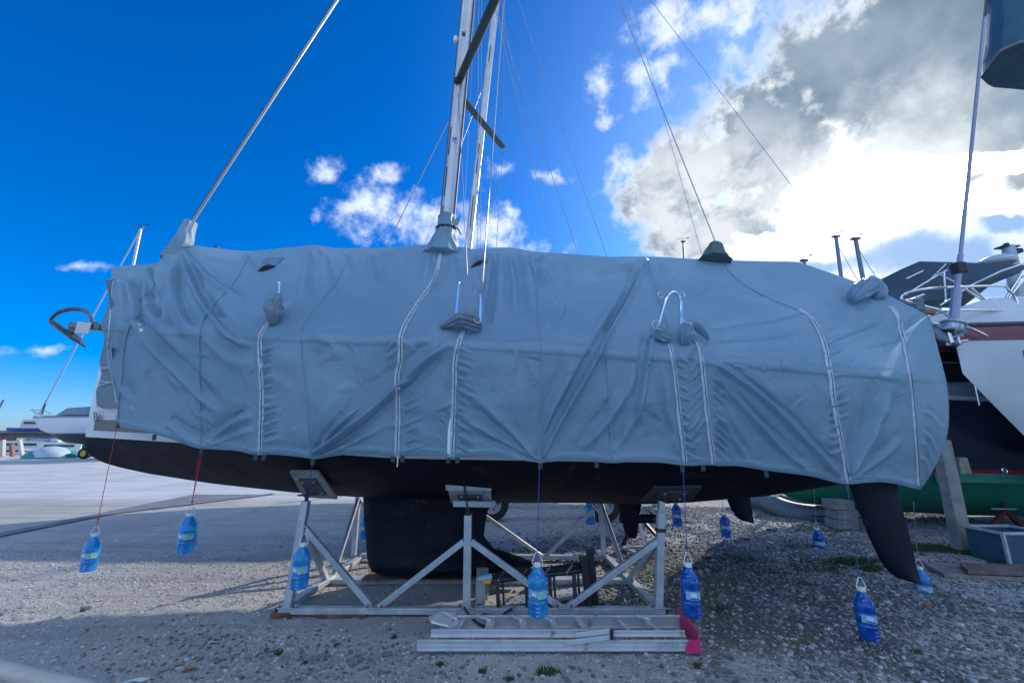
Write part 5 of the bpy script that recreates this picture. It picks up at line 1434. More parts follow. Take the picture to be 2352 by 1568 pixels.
s = MB(); q = P(2307, 1080, 6.16); s.tube([q + Vector((math.cos(t) * .035, 0, math.sin(t) * .035)) for t in np.linspace(0, 6.283, 17)[:-1]], .010, 8, closed=True); s.build('porthole_ring', steel, bA, smooth=True)
navy_ink = mat('navy_letters', (0.05, .08, .14), .5)
q = P(2147, 806, 6.70); text_mesh('827016', .105, navy_ink, bA, q + Vector((0, 0, .0)), (1, 0, 0), (0, 0, 1))
# bimini with its frame, radar and short mast
can_d = mat('bimini_canvas', (0.022, .065, .095), .8, var=.25, vscale=3, bump=.3, bscale=20)
s = MB()
top_ = [(1988, 657, 8.0), (2030, 638, 8.1), (2070, 618, 8.2), (2112, 600, 8.3), (2200, 602, 8.4), (2290, 605, 8.5), (2380, 610, 8.6)]
bot_ = [(1990, 660, 7.7), (2030, 682, 7.5), (2075, 692, 7.4), (2160, 691, 7.5), (2225, 655, 7.7), (2290, 634, 7.9), (2380, 618, 8.1)]
rows = []
for a, b in zip(top_, bot_):
    A_, B__ = P(*a), P(*b); rows.append([A_.lerp(B__, k / 8) + Vector((0, 0, -.05 * math.sin(k / 8 * 3.14))) for k in range(9)])
s.loft(rows); rows2 = []
for a in top_:
    A_ = P(*a); rows2.append([A_, A_ + Vector((0, .9, -.08)), A_ + Vector((0, 1.7, -.45))])
s.loft(rows2); bi = s.build('bimini', can_d, bA, smooth=True); sm = bi.modifiers.new('solid', 'SOLIDIFY'); sm.thickness = .02
tubes = [([(1995, 700), (2110, 668), (2172, 606)], 7.9), ([(2078, 678), (2140, 640), (2175, 620)], 7.6), ([(2160, 700), (2230, 655), (2300, 622), (2352, 605)], 7.6), ([(2150, 625), (2205, 655), (2290, 712)], 7.3), ([(2172, 690), (2168, 625)], 7.3), ([(2352, 620), (2290, 715)], 7.3), ([(2040, 660), (2120, 622)], 8.0)]
for pts, Y in tubes:
    s = MB(); s.tube([P(a, b, Y) for a, b in pts], .016, 8); s.build('frame_tube', steel, bA, smooth=True)
s = MB(); c = P(2290, 606, 8.8); s.lathe([(.0, -.02), (.30, -.02), (.33, .03), (.30, .10), (.2, .16), (0, .18)], c, 20); s.build('radar_dome', mat('dome_white', (0.42, .50, .54), .4), bA, smooth=True)
s = MB(); s.tube([P(2348, 760, 9.3), P(2334, 650, 9.3), P(2315, 566, 9.3)], [.17, .145, .115], 14); ms_ = s.build('short_mast', mat('mast_grey', (0.33, .40, .45), .45, metal=.2), bA, smooth=True)
s = MB(); c = P(2313, 568, 9.3); s.box(c, (.42, .2, .03)); s.box(c + Vector((.16, 0, -.11)), (.2, .18, .1)); s.lathe([(.06, 0), (.05, .08), (0, .1)], c + Vector((0, 0, .02)), 10); s.build('masthead_fitting', dark_gap, ms_, smooth=False)
# white boat with maroon band, bow pointing left
bB = empty('white_sailboat', (8.5, 5.9, 0), 'white sailing boat with maroon band and steel pulpit, bow pointing left at the right edge', 'sailboat')
B0 = P(2192, 780, 5.75); B0 = Vector((B0.x, B0.y, 0)); BD = Vector((1, .06, 0))
tB_ = dict(hb=[(0, .01), (.03, .14), (.1, .45), (.3, 1.2), (.6, 1.6), (1, 1.2)], zb=[(0, 2.35), (.03, 1.95), (.08, 1.3), (.15, .85), (.3, .6), (1, .8)], zr=[(0, 3.02), (.3, 2.85), (1, 2.7)], n=[(0, 1.25), (.3, 2.0), (1, 2.4)])
maroon = mat('maroon_band', (0.20, .045, .075), .4, coat=.2)
hb_w = mat('white_hull_b', (0.58, .62, .64), .35, coat=.2, var=.08, vscale=1.5)
zrB = lambda s: interp(s, tB_['zr']); mxB = lambda a: (lambda s: min(zrB(s), max(a(s), interp(s, tB_['zb']))))
bB_parts, ptB = hull_parts(bB, (B0, BD), 10.5, tB_, [('hull_bottom', lambda s: interp(s, tB_['zb']), mxB(lambda s: 1.28), mat('brown_antifouling', (0.14, .04, .05), .6), 0), ('topsides', mxB(lambda s: 1.28), mxB(lambda s: zrB(s) - .21), hb_w, 0), ('band', mxB(lambda s: zrB(s) - .21), zrB, maroon, 0)])
s = MB(); s.tube([ptB(q / 24, -1, zrB(q / 24), .01) + Vector((0, 0, .02)) for q in range(0, 25)], .03, 8); s.build('toe_rail', mat('dark_teak', (0.10, .085, .08), .6), bB, smooth=True)
s = MB(); s.loft([[ptB(q / 20, -1, zrB(q / 20)), ptB(q / 20, 0, zrB(q / 20)) + Vector((0, 0, .05)), ptB(q / 20, 1, zrB(q / 20))] for q in range(21)]); s.build('deck', white_p, bB)
s = MB(); s.loft([[Vector((x, 6.35 - w_, z0)), Vector((x, 6.35 - w_ * .8, z1)), Vector((x, 6.35 + w_ * .8, z1)), Vector((x, 6.35 + w_, z0))] for x, w_, z0, z1 in ((6.25, .42, 2.95, 3.20), (7.0, .75, 2.9, 3.46), (9, 1.0, 2.85, 3.52), (13, 1.0, 2.8, 3.5))], cap=True); s.build('coachroof', white_p, bB, bevel=.02)
s = MB(); s.beam(P(2115, 716, 6.5), P(2335, 728, 6.2), .10, .07); s.build('boom_crutch', mat('teak_weathered', (0.26, .17, .12), .7, var=.3, vscale=8), bB, bevel=.01)
s = MB(); s.prism([P(2102, 703, 6.9), P(2165, 708, 6.9), P(2150, 724, 6.8), P(2110, 716, 6.8)], Vector((0, .02, .02))); s.build('tan_cloth', mat('tan_canvas', (0.45, .30, .18), .8), bB)
rows = [foil(B0.x + 4.2 + .12 * k, B0.x + 6.6, B0.y + .3, .3, 1.0 - k * .24, 14) for k in range(5)]; s = MB(); s.loft(rows, closed_u=True, cap=True); s.build('keel', mat('brown_antifouling', (0.14, .04, .05), .6), bB, smooth=True)
q = ptB(.075, -1, 2.5, .01); text_mesh('13', .16, navy_ink, bB, P(2345, 823, 5.45), (1, -.18, .02), (0, -.1, 1))
rails = [([(2352, 760), (2335, 690), (2318, 668), (2300, 657), (2200, 659), (2130, 663), (2085, 672), (2070, 682), (2078, 690), (2100, 684), (2122, 676)], 5.7), ([(2352, 714), (2240, 712), (2180, 714), (2150, 720)], 5.7),
         ([(2078, 690), (2120, 702), (2160, 714), (2192, 738)], 5.6), ([(2192, 745), (2225, 752), (2268, 772)], 5.55), ([(2140, 742), (2180, 748)], 5.6), ([(2230, 660), (2288, 712)], 6.0), ([(2352, 640), (2292, 714)], 6.0), ([(2100, 700), (2106, 690)], 5.65)]
for pts, Y in rails:
    s = MB(); s.tube(smooth_path([P(a, b, Y) for a, b in pts], 4), .0165, 8); s.build('pulpit_tube', steel, bB, smooth=True)
f0 = P(2190, 742, 5.6); f1 = P(2266, 0, 5.6)
fdir = (f1 - f0)
s = MB(); s.tube([f0, f0 + fdir * .09], .055, 10); s.tube([f0 + fdir * .05, f0 + fdir * .18], .034, 10); s.tube([f0 + fdir * .16, f1, f1 + fdir * .8], .024, 10); fb = s.build('forestay', mat('foil_mauve', (0.28, .30, .40), .4, metal=.5), bB, smooth=True)
s = MB(); c = P(2187, 752, 5.6); s.lathe([(.14, -.075), (.15, -.05), (.12, -.04), (.12, .03), (.15, .045), (.14, .07), (.05, .075)], c, 20, axis=fdir); s.build('furler_drum', mat('drum_metal', (0.35, .42, .46), .3, metal=.7), fb, smooth=True)
s = MB(); c = P(2202, 616, 5.6); s.box(c, (.14, .12, .16)); s.build('clamp', dark_gap, fb, bevel=.01)
s = MB()
for a, b, c_, d_ in ((2180, 765, 2188, 788), (2196, 762, 2204, 790), (2186, 775, 2212, 768), (2176, 790, 2222, 782)): s.tube([P(a, b, 5.55), P(c_, d_, 5.5)], .022, 8)
s.build('stem_fitting', steel, bB, smooth=True)
s = MB(); s.loft([[P(2138, 748, 5.7), P(2143, 765, 5.65), P(2155, 782, 5.6)], [P(2160, 764, 5.7), P(2168, 776, 5.62), P(2178, 788, 5.55)], [P(2180, 778, 5.65), P(2195, 786, 5.6), P(2200, 797, 5.5)]]); o = s.build('lashed_fender', mat('fender_grey', (0.22, .26, .28), .7, var=.3, vscale=20), bB, smooth=True); sm = o.modifiers.new('solid', 'SOLIDIFY'); sm.thickness = .05
s = MB(); s.box(P(2108, 700, 5.62), (.12, .1, .2)); s.build('bow_light', mat('lamp_dark', (0.10, .15, .2), .4), bB, bevel=.02)
# timber shore leaning against the navy hull, wedge block, red stand, blocks
s = MB(); a = P(2215, 1276, 5.95); b = P(2160, 1010, 6.15); s.beam(Vector((a.x, a.y, -.02)), b, .17, .15); sh = s.build('timber_shore', mat('weathered_beam', (0.25, .26, .24), .9, var=.3, vscale=5, bump=.6, bscale=30), None, bevel=.012); tag(sh, 'thick weathered timber shore leaning against the navy hull beside the cover', 'timber prop')
s = MB(); s.prism([P(2202, 1052, 6.12), P(2222, 1050, 6.12), P(2234, 1088, 6.12), P(2206, 1088, 6.12)], Vector((0, .2, 0))); o = s.build('wedge_block', mat('old_block', (0.26, .25, .18), .85, var=.3, vscale=9), None, bevel=.006); tag(o, 'small yellowish timber wedge against the red stripe beside the shore', 'wedge')
blk_m = mat('block_timber', (0.24, .24, .23), .9, var=.35, vscale=7, bump=.4, bscale=40)
bs = empty('timber_blocks', (6.0, 7.4, 0), 'stack of rough timber blocks under the left end of the green hull', 'blocks')
for k, (dx_, w_) in enumerate(((0, .34), (.02, .32), (-.01, .33))):
    s = MB(); q = G(1946, 1216); s.box((q.x + dx_, q.y + .1, .08 + k * .15), (w_, .3, .145)); s.build('block', blk_m, bs, bevel=.008)
rs = empty('boat_stand', (8.2, 6.7, 0), 'dark red steel boat stand under the green hull at the right edge', 'boat stand')
redm = mat('red_steel', (0.13, .02, .025), .7, var=.3, vscale=9)
q = P(2308, 1172, 6.9); base = [Vector((q.x + a, q.y + b, 0.0)) for a, b in ((-.42, .0), (.45, .15), (.1, -.35))]
for b in base:
    s = MB(); s.beam(b, q, .05, .05); s.build('leg', redm, rs)
s = MB(); s.tube([q - Vector((0, 0, .05)), q + Vector((0, 0, .35))], .02, 8); s.build('threaded_rod', thread, rs)
s = MB(); s.tube([q + Vector((-.22, -.02, .03)), q + Vector((.18, 0, .02))], .012, 8); s.build('handle', galvp, rs)
# planks and crate on the right
pk = mat('weathered_plank', (0.27, .235, .20), .9, var=.35, vscale=6, bump=.5, bscale=60)
for i, (pts, lab) in enumerate((([(2118, 1298), (2370, 1312), (2390, 1338), (2170, 1326)], 'grey weathered boards lying flat behind the near rudder, the lower one'), ([(2205, 1300), (2400, 1305), (2420, 1325), (2225, 1318)], 'brown board lying on top of the flat grey boards at right'))):
    g_ = [G(a, b, .02 + .05 * i) for a, b in pts]; s = MB(); s.prism(g_, Vector((0, 0, .04 + .0 * i))); o = s.build('plank', pk if i == 0 else mat('brown_plank', (0.19, .14, .115), .9, var=.4, vscale=7, bump=.5, bscale=50), None, bevel=.004); tag(o, lab, 'plank')
g_ = [G(a, b, .0) for a, b in ((2116, 1300), (2172, 1330), (2392, 1345), (2390, 1338), (2175, 1325), (2125, 1297))]
cr = empty('plastic_crate', (6.7, 5.0, 0), 'blue-grey open crate with a metal rim cut off by the right edge', 'crate')
q = P(2308, 1300, 5.35); c0 = Vector((q.x + .28, 5.5, .19)); crm = mat('crate_blue', (0.03, .08, .13), .5, var=.2, vscale=6)
for sx_, sy_, sz_, dx_, dy_ in ((.56, .02, .34, 0, -.2), (.56, .02, .34, 0, .2), (.02, .38, .34, -.27, 0), (.02, .38, .34, .27, 0)):
    s = MB(); s.box(c0 + Vector((dx_, dy_, 0)), (sx_, sy_, sz_)); s.build('side_panel', crm, cr, bevel=.004)
for a, b in (((-.29, -.21), (.29, -.21)), ((-.29, .21), (.29, .21)), ((-.29, -.21), (-.29, .21)), ((.29, -.21), (.29, .21))):
    s = MB(); s.beam(c0 + Vector((*a, .18)), c0 + Vector((*b, .18)), .03, .03); s.build('rim', galvp, cr)
s = MB(); s.beam(c0 + Vector((-.285, -.215, -.18)), c0 + Vector((-.285, -.215, .18)), .03, .03); s.build('corner_post', galvp, cr)

# inflatable dinghy behind the skeg of the far rudder
dg_ = empty('inflatable_dinghy', (5.2, 8.6, 0), 'grey inflatable dinghy lying on the gravel under the green bow', 'dinghy')
rubber = mat('grey_rubber', (0.15, .19, .215), .55, var=.12, vscale=4)
path = smooth_path([P(1756, 1145, 8.9), P(1778, 1160, 8.7), P(1822, 1176, 8.35), P(1880, 1184, 8.15), P(1960, 1186, 8.1), P(2040, 1184, 8.1)], 6)
s = MB(); s.tube(path, [.14 + .05 * min(1, i / 6) for i in range(len(path))], 16); tbo = s.build('tube', rubber, dg_, smooth=True)
s = MB(); s.tube([p + Vector((0, .9, .05)) for p in path], .2, 16); s.build('tube', rubber, dg_, smooth=True)
s = MB(); s.loft([[p + Vector((0, .1, -.05)), p + Vector((0, .8, -.05))] for p in path]); s.build('floor', mat('dinghy_floor', (0.06, .07, .08), .7), dg_)
s = MB(); s.tube([p + Vector((0, -.205, .02)) for p in path], .012, 6); s.build('rubbing_strip', thread, tbo, smooth=True)
s = MB(); s.tube(smooth_path([path[0] + Vector((.1, -.12, .2)), path[0] + Vector((-.02, -.22, .1)), path[2] + Vector((-.05, -.24, -.02)), path[3] + Vector((0, -.2, -.16))], 5), .014, 6); s.build('grab_line', mat('line_pale', (0.45, .5, .52), .7), dg_, smooth=True)

# ------------------------------------------------------------------ the boat behind, its trailer and mast
bC = empty('sailboat', (0, 10, 0), 'white sailing boat behind the covered one, seen only by its slim mast and keel', 'sailboat')
tC_ = dict(hb=[(0, .02), (.1, .6), (.3, 1.3), (.6, 1.55), (1, 1.2)], zb=[(0, 2.3), (.03, 1.7), (.1, 1.3), (.3, 1.0), (.6, .95), (1, 1.3)], zr=[(0, 2.9), (1, 2.6)], n=[(0, 1.5), (.3, 2.2), (1, 2.6)])
_, ptC = hull_parts(bC, (Vector((-5.6, 11.2, 0)), Vector((1, 0, 0))), 10.5, tC_, [('hull_bottom', lambda s: interp(s, tC_['zb']), lambda s: max(1.55, interp(s, tC_['zb'])), navy, 0), ('topsides', lambda s: max(1.55, interp(s, tC_['zb'])), lambda s: interp(s, tC_['zr']), white_p, 0)])
s = MB(); s.loft([[ptC(q / 20, -1, interp(q / 20, tC_['zr'])), ptC(q / 20, 1, interp(q / 20, tC_['zr']))] for q in range(21)]); s.build('deck', white_p, bC)
rows = [foil(-1.4 + .1 * k, .5 - .03 * k, 11.2, .22, 1.3 - k * .3, 14) for k in range(5)]; s = MB(); s.loft(rows, closed_u=True, cap=True); s.build('keel', antifoul, bC, smooth=True)
a = P(1075, 570, 11.2); b = P(1140, 0, 11.2); dd = (b - a).normalized(); a = a - dd * ((a.z - 2.6) / dd.z)
b2_ = a + dd * 13.5
s = MB(); s.ell([a.lerp(b2_, k / 8) for k in range(9)], .11, .075, 16); mC_ = s.build('mast', alu, bC, smooth=True)
for y0, y1 in ((450, 520), (330, 395), (105, 140)):
    s = MB(); s.beam(P(1176 - (1176 - 1075) + (570 - y0) * .114 - 1, y0, 11.08), P(1075 + (570 - y1) * .114 - 1, y1, 11.08), .03, .03); s.build('halyard_slot', dark_gap, mC_)
for q, z_ in ((.0, 0),):
    s = MB(); s.tube([P(1148, 0, 11.2), P(1140, -30, 11.2)], .01, 6)
wire('shroud', P(970, 575, 11.2), P(1035, 400, 11.2), .006, parent=bC, ext=1.2); wire('shroud', P(1062, 575, 11.5), P(1092, 0, 11.5), .006, parent=bC)
wire('backstay', P(1615, 596, 11.2), P(1449, 0, 11.2), .0075, parent=bC, ext=.6)
wire('lazy_jack', P(1205, 310, 11.2), P(1158, 40, 11.2), .006, parent=bC, ext=.5)
wire('running_line', P(1832, 445, 11.2), P(1494, 0, 11.2), .0085, parent=bC, ext=.3)
for x, y in ((-3.3, 9.9), (2.9, 9.9), (-3.3, 12.5), (2.9, 12.5)):
    s = MB(); s.beam((x, y, 0), (x, y + (.5 if y < 11 else -.5), 1.35), .07, .07); s.build('prop', galvp, bC)
# trailer under the hull gap
tr = empty('boat_trailer', (.7, 8.1, 0), 'low black boat trailer with pale spoked wheels seen through the cradle', 'trailer')
a = P(1128, 1160, 8.0); b = P(1352, 1160, 8.0)
s = MB(); s.beam(Vector((a.x, 8.0, .42)), Vector((b.x + .6, 8.0, .42)), .10, .22); s.build('chassis', thread, tr)
s = MB(); s.beam(Vector((a.x, 9.2, .42)), Vector((b.x + .6, 9.2, .42)), .10, .14); s.build('chassis', thread, tr)
tyre = mat('tyre', (0.018, .018, .02), .85, bump=.3, bscale=30); rimm = mat('rim_pale', (0.50, .53, .55), .4, metal=.3)
for px in (1131, 1386):
    for Y in ((7.85, 9.3) if px > 1200 else (8.0,)):
        c = P(px, 1170, Y); c.z = .30
        s = MB(); s.lathe([(.17, -.09), (.28, -.09), (.30, -.05), (.30, .05), (.28, .09), (.17, .09)], c, 28, axis=(0, 1, 0), cap=False); wh = s.build('wheel', tyre, tr, smooth=True)
        s = MB(); s.lathe([(.0, .03), (.06, .03), (.07, .0), (.15, -.02), (.17, .02), (.17, .06)], c + Vector((0, -.04, 0)), 24, axis=(0, -1, 0), cap=False); s.build('rim', rimm, wh, smooth=True)
        s = MB()
        for k in range(6): s.lathe([(.016, 0), (.016, .015), (0, .018)], c + Vector((math.cos(k) * .1, -.075, math.sin(k) * .1)), 8, axis=(0, -1, 0))
        s.build('wheel_bolt', dark_gap, wh)
# steel jack stand just aft of the propeller
js = empty('boat_stand', (1.9, 6.4, 0), 'small grey tripod boat stand seen behind the propeller', 'boat stand')
q = P(1464, 1180, 6.4); feet = [G(1428, 1262), G(1533, 1262), G(1488, 1287)]
for f in feet:
    s = MB(); s.beam(q, f + Vector((0, 0, .02)), .04, .04); s.build('leg', galvp if f is feet[2] else thread, js)
for i in range(3):
    s = MB(); s.beam(feet[i] + Vector((0, 0, .03)), feet[(i + 1) % 3] + Vector((0, 0, .03)), .035, .035); s.build('base_bar', galvp, js)
s = MB(); s.tube([q, q + Vector((0, 0, .22))], .018, 8); s.build('threaded_rod', thread, js)
s = MB(); s.box(q + Vector((-.02, 0, .27)), (.30, .2, .07)); s.build('timber_pad', pale_t, js, bevel=.005)
pot = empty('pale_canister', (2.6, 7.6, 0), 'pale ribbed canister standing on gravel beyond the propeller', 'canister')
c = G(1512, 1160); s = MB(); s.lathe([(.10, 0), (.13, .02), (.13, .10), (.12, .11), (.13, .12), (.13, .24), (.14, .25), (.14, .28), (.0, .29)], c, 18); s.build('body', mat('canister_white', (0.5, .52, .46), .5), pot, smooth=True)

# ------------------------------------------------------------------ distant masts and the canvas bundle
for (a, b, Y, lab, r) in (((1920, 545), (1934, 650), 16, 'dark far mast with a small radar arm, left one of the pair above the stern', .075), ((1965, 550), (1987, 665), 16, 'thick far mast, right one of the pair above the stern', .085), ((1569, 556), (1571, 600), 20, 'far masthead with a wind vane just left of the green hood on the ridge', .05),
                     ((497, 568), (496, 585), 30, 'far masthead with wind vane poking above the cover near the bow', .08), ((1847, 600), (1849, 625), 14, 'stubby far mast just showing over the stern end of the ridge', .06)):
    t0 = P(*a, Y); t1 = P(*b, Y); dd = (t1 - t0).normalized(); foot = t0 + dd * (t0.z / -dd.z)
    r_ = empty('yacht_mast', foot, lab, 'mast', 'far masts rising behind the cover')
    s = MB(); s.tube([foot, t0], [r * 1.1, r * .9], 10); s.build('pole', mat('far_mast', (0.14, .19, .26), .5, metal=.2), r_, smooth=True)
    s = MB(); s.box(t0 + Vector((0, 0, .03)), (r * 4, r * 2, .06)); s.tube([t0 + Vector((-.3, 0, .2)), t0 + Vector((.3, 0, .22))], .01, 6); s.tube([t0, t0 + Vector((0, 0, .22))], .01, 6); s.lathe([(.0, -.03), (.05, 0), (0, .03)], t0 + Vector((.28, 0, .25)), 8); s.build('wind_vane', dark_gap, r_)
    if Y == 16:
        s = MB(); s.tube([t0 + dd * .5 + Vector((-.5 if r < .08 else .0, 0, -6)), t0 + dd * .4], .012, 6); s.tube([t0 + dd * .3, t0 + dd * 2 + Vector((.9, 0, -.6))], .012, 6); s.build('stay', wire_m, r_)
bag = empty('canvas_bundle', (4.6, 3.9, 5.5), 'dark blue canvas-wrapped bundle filling the top right corner', 'canvas bundle')
bz = 5.5; outl = [G(a, b, bz) for a, b in ((2258, 181), (2270, 192), (2285, 200), (2330, 204), (2420, 212), (2520, 190), (2540, 120), (2420, 92), (2340, 102), (2300, 120), (2276, 148))]
s = MB(); n = len(outl); c = sum(outl, Vector()) / n; rows = []
for z in np.linspace(0, 3.0, 14):
    rr = random.Random(int(z * 10)); rows.append([c + (p - c) * (1 + .015 * rr.uniform(-1, 1) + .02 * math.sin(z * 7 + i)) * (1.0 if z > .02 else .985) + Vector((0.307 * z, 0, z)) for i, p in enumerate(outl)])
s.loft(rows, closed_u=True, cap=True); s.build('canvas', mat('bundle_canvas', (0.025, .105, .16), .75, var=.25, vscale=5, bump=.6, bscale=9), bag, smooth=True, angle=50)
s = MB(); s.tube([Vector((c.x + 2.6, c.y + .2, 0)), Vector((c.x + 2.6, c.y + .2, 9.0))], .07, 12); s.build('support_pole', alu, bag, smooth=True)
s = MB(); s.tube([Vector((c.x + 2.6, c.y + .2, 7.9)), Vector((c.x + .75, c.y, 7.9))], .05, 10); s.build('support_arm', alu, bag, smooth=True)
s = MB(); s.tube([p + Vector((0, 0, .02)) for p in outl], .018, 8, closed=True); s.build('hem_rope', mat('rope_tan', (0.22, .20, .17), .8), bag, smooth=True)
s = MB(); p0 = outl[0]; s.beam(p0 + Vector((.25, 0, .9)), p0 + Vector((.88, 0, 2.9)), .02, .02); s.build('cord', mat('rope_tan', (0.22, .20, .17), .8), bag)

# ------------------------------------------------------------------ far left: yard, harbour, shore
wm = bpy.data.materials.new('harbour_water'); wm.use_nodes = True; n = NT(wm.node_tree); b = wm.node_tree.nodes['Principled BSDF']
n.set(b, 'Base Color', (0.02, .05, .07, 1)); n.set(b, 'Roughness', .15)
n.set(b, 'Normal', n.n('ShaderNodeBump', ins={'Strength': .4, 'Distance': .1, 'Height': n.noise(n.n('ShaderNodeNewGeometry').outputs['Position'], 1.5, 5, .6)}))
s = MB(); s.add([(-1500, 33.3, -.35), (1500, 33.3, -.35), (1500, 2500, -.35), (-1500, 2500, -.35)], [(0, 1, 2, 3)]); o = s.build('harbour_water', wm, None); tag(o, kind='structure')
s = MB(); s.box((0, 33.6, -.28), (1800, .25, .58)); o = s.build('quay_edge', mat('quay_concrete', (0.30, .28, .26), .9, var=.2, vscale=1), None); tag(o, kind='structure')
# white yacht on the hard
def small_yacht(name, origin, dirv, L, label, m_top, m_bot, zr, zw, zb, hb_, mast=None, cat='sailboat', group=None):
    r_ = empty(name, origin, label, cat, group)
    tt = dict(hb=[(0, .02), (.12, hb_ * .42), (.35, hb_ * .9), (.6, hb_), (1, hb_ * .75)], zb=[(0, zr - .25), (.06, zw + (zr - zw) * .2), (.13, zw - .02), (.25, zb + .15), (.5, zb), (1, zw)], zr=[(0, zr), (.5, zr - .18), (1, zr - .12)], n=[(0, 1.4), (.3, 2.1), (1, 2.4)])
    zz = lambda q: (lambda s: min(interp(s, tt['zr']), max(q, interp(s, tt['zb']))))
    _, pt_ = hull_parts(r_, (Vector(origin) * 1.0, dirv), L, tt, [('hull_bottom', lambda s: interp(s, tt['zb']), zz(zw), m_bot, 0), ('topsides', zz(zw), lambda s: interp(s, tt['zr']), m_top, 0)], ns=16)
    s = MB(); s.loft([[pt_(q / 12, -1, interp(q / 12, tt['zr'])), pt_(q / 12, 0, interp(q / 12, tt['zr'])) + Vector((0, 0, .05)), pt_(q / 12, 1, interp(q / 12, tt['zr']))] for q in range(13)]); s.build('deck', m_top, r_)
    return r_, pt_
Yw = 28.0; q = P(77, 955, Yw)
wy, ptw = small_yacht('sailboat', (q.x, Yw, 0), Vector((1, .05, 0)), 10.5, 'white yacht ashore in the distance at left, its bow pointing left', white_gel, mat('dark_green_bottom', (0.012, .04, .05), .5), 2.85, 1.62, .85, 1.6)
s = MB(); s.loft([[ptw(k / 16, -1, 1.64 + .0 * j, .01) + Vector((0, 0, .07 * j)) for j in (0, 1)] for k in range(2, 17)]); s.build('boot_line', navy, wy)
s = MB(); s.loft([[ptw(k / 16, -1, 2.62, .01) + Vector((0, 0, .12 * j)) for j in (0, 1)] for k in range(0, 17)]); s.build('sheer_band', mat('slate_band', (0.16, .20, .26), .5), wy)
x0 = q.x
s = MB(); s.loft([[Vector((x0 + x, Yw - w_, 2.8)), Vector((x0 + x, Yw - w_ * .7, z)), Vector((x0 + x, Yw + w_ * .7, z)), Vector((x0 + x, Yw + w_, 2.8))] for x, w_, z in ((1.9, .4, 2.9), (2.8, .9, 3.25), (5.2, 1.1, 3.4), (6.3, 1.1, 3.3), (6.5, 1.1, 2.9))], cap=True); s.build('covered_coachroof', mat('slate_canvas', (0.18, .25, .32), .7, var=.3, vscale=3), wy, smooth=True)
a = P(92, 948, Yw); b = P(325, 522, Yw); mx0 = P(303, 620, Yw)
s = MB(); s.tube([a, b], .05, 8); s.build('forestay', mat('stay_lilac', (0.30, .34, .48), .5), wy, smooth=True)
mt = P(324, 523, Yw); mb2 = P(304, 618, Yw); dd = (mt - mb2).normalized(); foot = mt - dd * ((mt.z - 2.9) / dd.z)
s = MB(); s.tube([foot, mt], [.11, .085], 10); mo = s.build('mast', mat('mast_pink', (0.52, .50, .50), .45, metal=.2), wy, smooth=True)
s = MB(); s.tube([mt + Vector((-.5, 0, .25)), mt + Vector((.75, 0, .3))], .02, 6); s.box(mt, (.3, .15, .12)); s.lathe([(.0, -.1), (.06, 0), (0, .1)], mt + Vector((.45, 0, .2)), 8); s.build('masthead', dark_gap, mo)
for pts in ([(70, 941), (100, 942), (118, 951)], [(78, 947), (100, 950)], [(72, 941), (98, 956)], [(195, 938), (214, 939)], [(199, 939), (203, 950)]):
    s = MB(); s.tube([P(c_, d_, Yw - .8) for c_, d_ in pts], .025, 6); s.build('pulpit_tube', steel, wy)
s = MB(); s.tube([P(96, 953, Yw), P(106, 920, Yw)], .05, 6); s.build('cleat_post', navy, wy)
rows = [foil(x0 + 4.2, x0 + 6.6, Yw, .35, 1.0 - k * .28, 14) for k in range(4)]; s = MB(); s.loft(rows, closed_u=True, cap=True); s.build('keel', mat('dark_green_bottom', (0.012, .04, .05), .5), wy, smooth=True)
for k, x in enumerate((6.4, 9.0)):
    s = MB(); s.beam((x0 + x, Yw - 1.5, 0), (x0 + x + .1, Yw - .9, 1.2), .12, .12); s.build('prop', blk_m, wy)
# tractor wheel with its green trailer and the covered dinghy
tq = G(193, 1058); Yt = 28.2
tc_ = empty('green_tractor', (tq.x + 1, Yt, 0), 'green yard tractor with yellow wheel hubs parked far left under the white yacht', 'tractor')
jg = mat('tractor_green', (0.03, .16, .08), .5); yel = mat('hub_yellow', (0.75, .50, .05), .5)
for px, R_, dy in ((193, .36, 0), (232, .44, 0), (200, .36, 1.5)):
    c = P(px, 1047, Yt + dy); c.z = R_ + .0
    s = MB(); s.lathe([(R_ * .55, -.13), (R_ * .93, -.13), (R_, -.07), (R_, .07), (R_ * .93, .13), (R_ * .55, .13)], c, 22, axis=(0, 1, 0), cap=False); wh = s.build('wheel', tyre, tc_, smooth=True)
    s = MB(); s.lathe([(0, .05), (R_ * .15, .05), (R_ * .2, .0), (R_ * .5, .01), (R_ * .56, .06)], c + Vector((0, -.06, 0)), 18, axis=(0, -1, 0), cap=False); s.build('hub', yel, wh, smooth=True)
c = P(215, 1040, Yt); s = MB(); s.box((c.x, Yt + .7, .75), (2.3, .9, .45)); s.box((c.x + .7, Yt + .7, 1.1), (.8, .8, .4)); s.build('body', jg, tc_, bevel=.05)
cd = empty('covered_dinghy', (-30, 29, 0), 'low dinghy under a pale blue and teal tarpaulin beside the tractor', 'dinghy')
def mound(x0, x1, Y, w_, h, m, name, seed, parent, zoff=0.0):
    rr = random.Random(seed); rows = []
    for i in range(17):
        f = i / 16; hh = h * (math.sin(math.pi * min(1, max(0.02, f))) ** .6) * rr.uniform(.93, 1.0); ww = w_ * (math.sin(math.pi * min(.98, max(.02, f))) ** .5)
        rows.append([Vector((x0 + (x1 - x0) * f, Y - ww * math.cos(a), zoff + hh * math.sin(a) ** .7)) for a in np.linspace(0, math.pi, 11)])
    s = MB(); s.loft(rows); return s.build(name, m, parent, smooth=True)
xa, xb = G(88, 1052).x, G(186, 1052).x
s_y = 29.2
ka = -1.145 * 28.6; kb = -1.04 * 28.6
mound(ka - .2, kb - .1, s_y, 1.3, .62, mat('teal_tarp', (0.02, .22, .20), .6, bump=.5, bscale=4), 'tarpaulin', 3, cd)
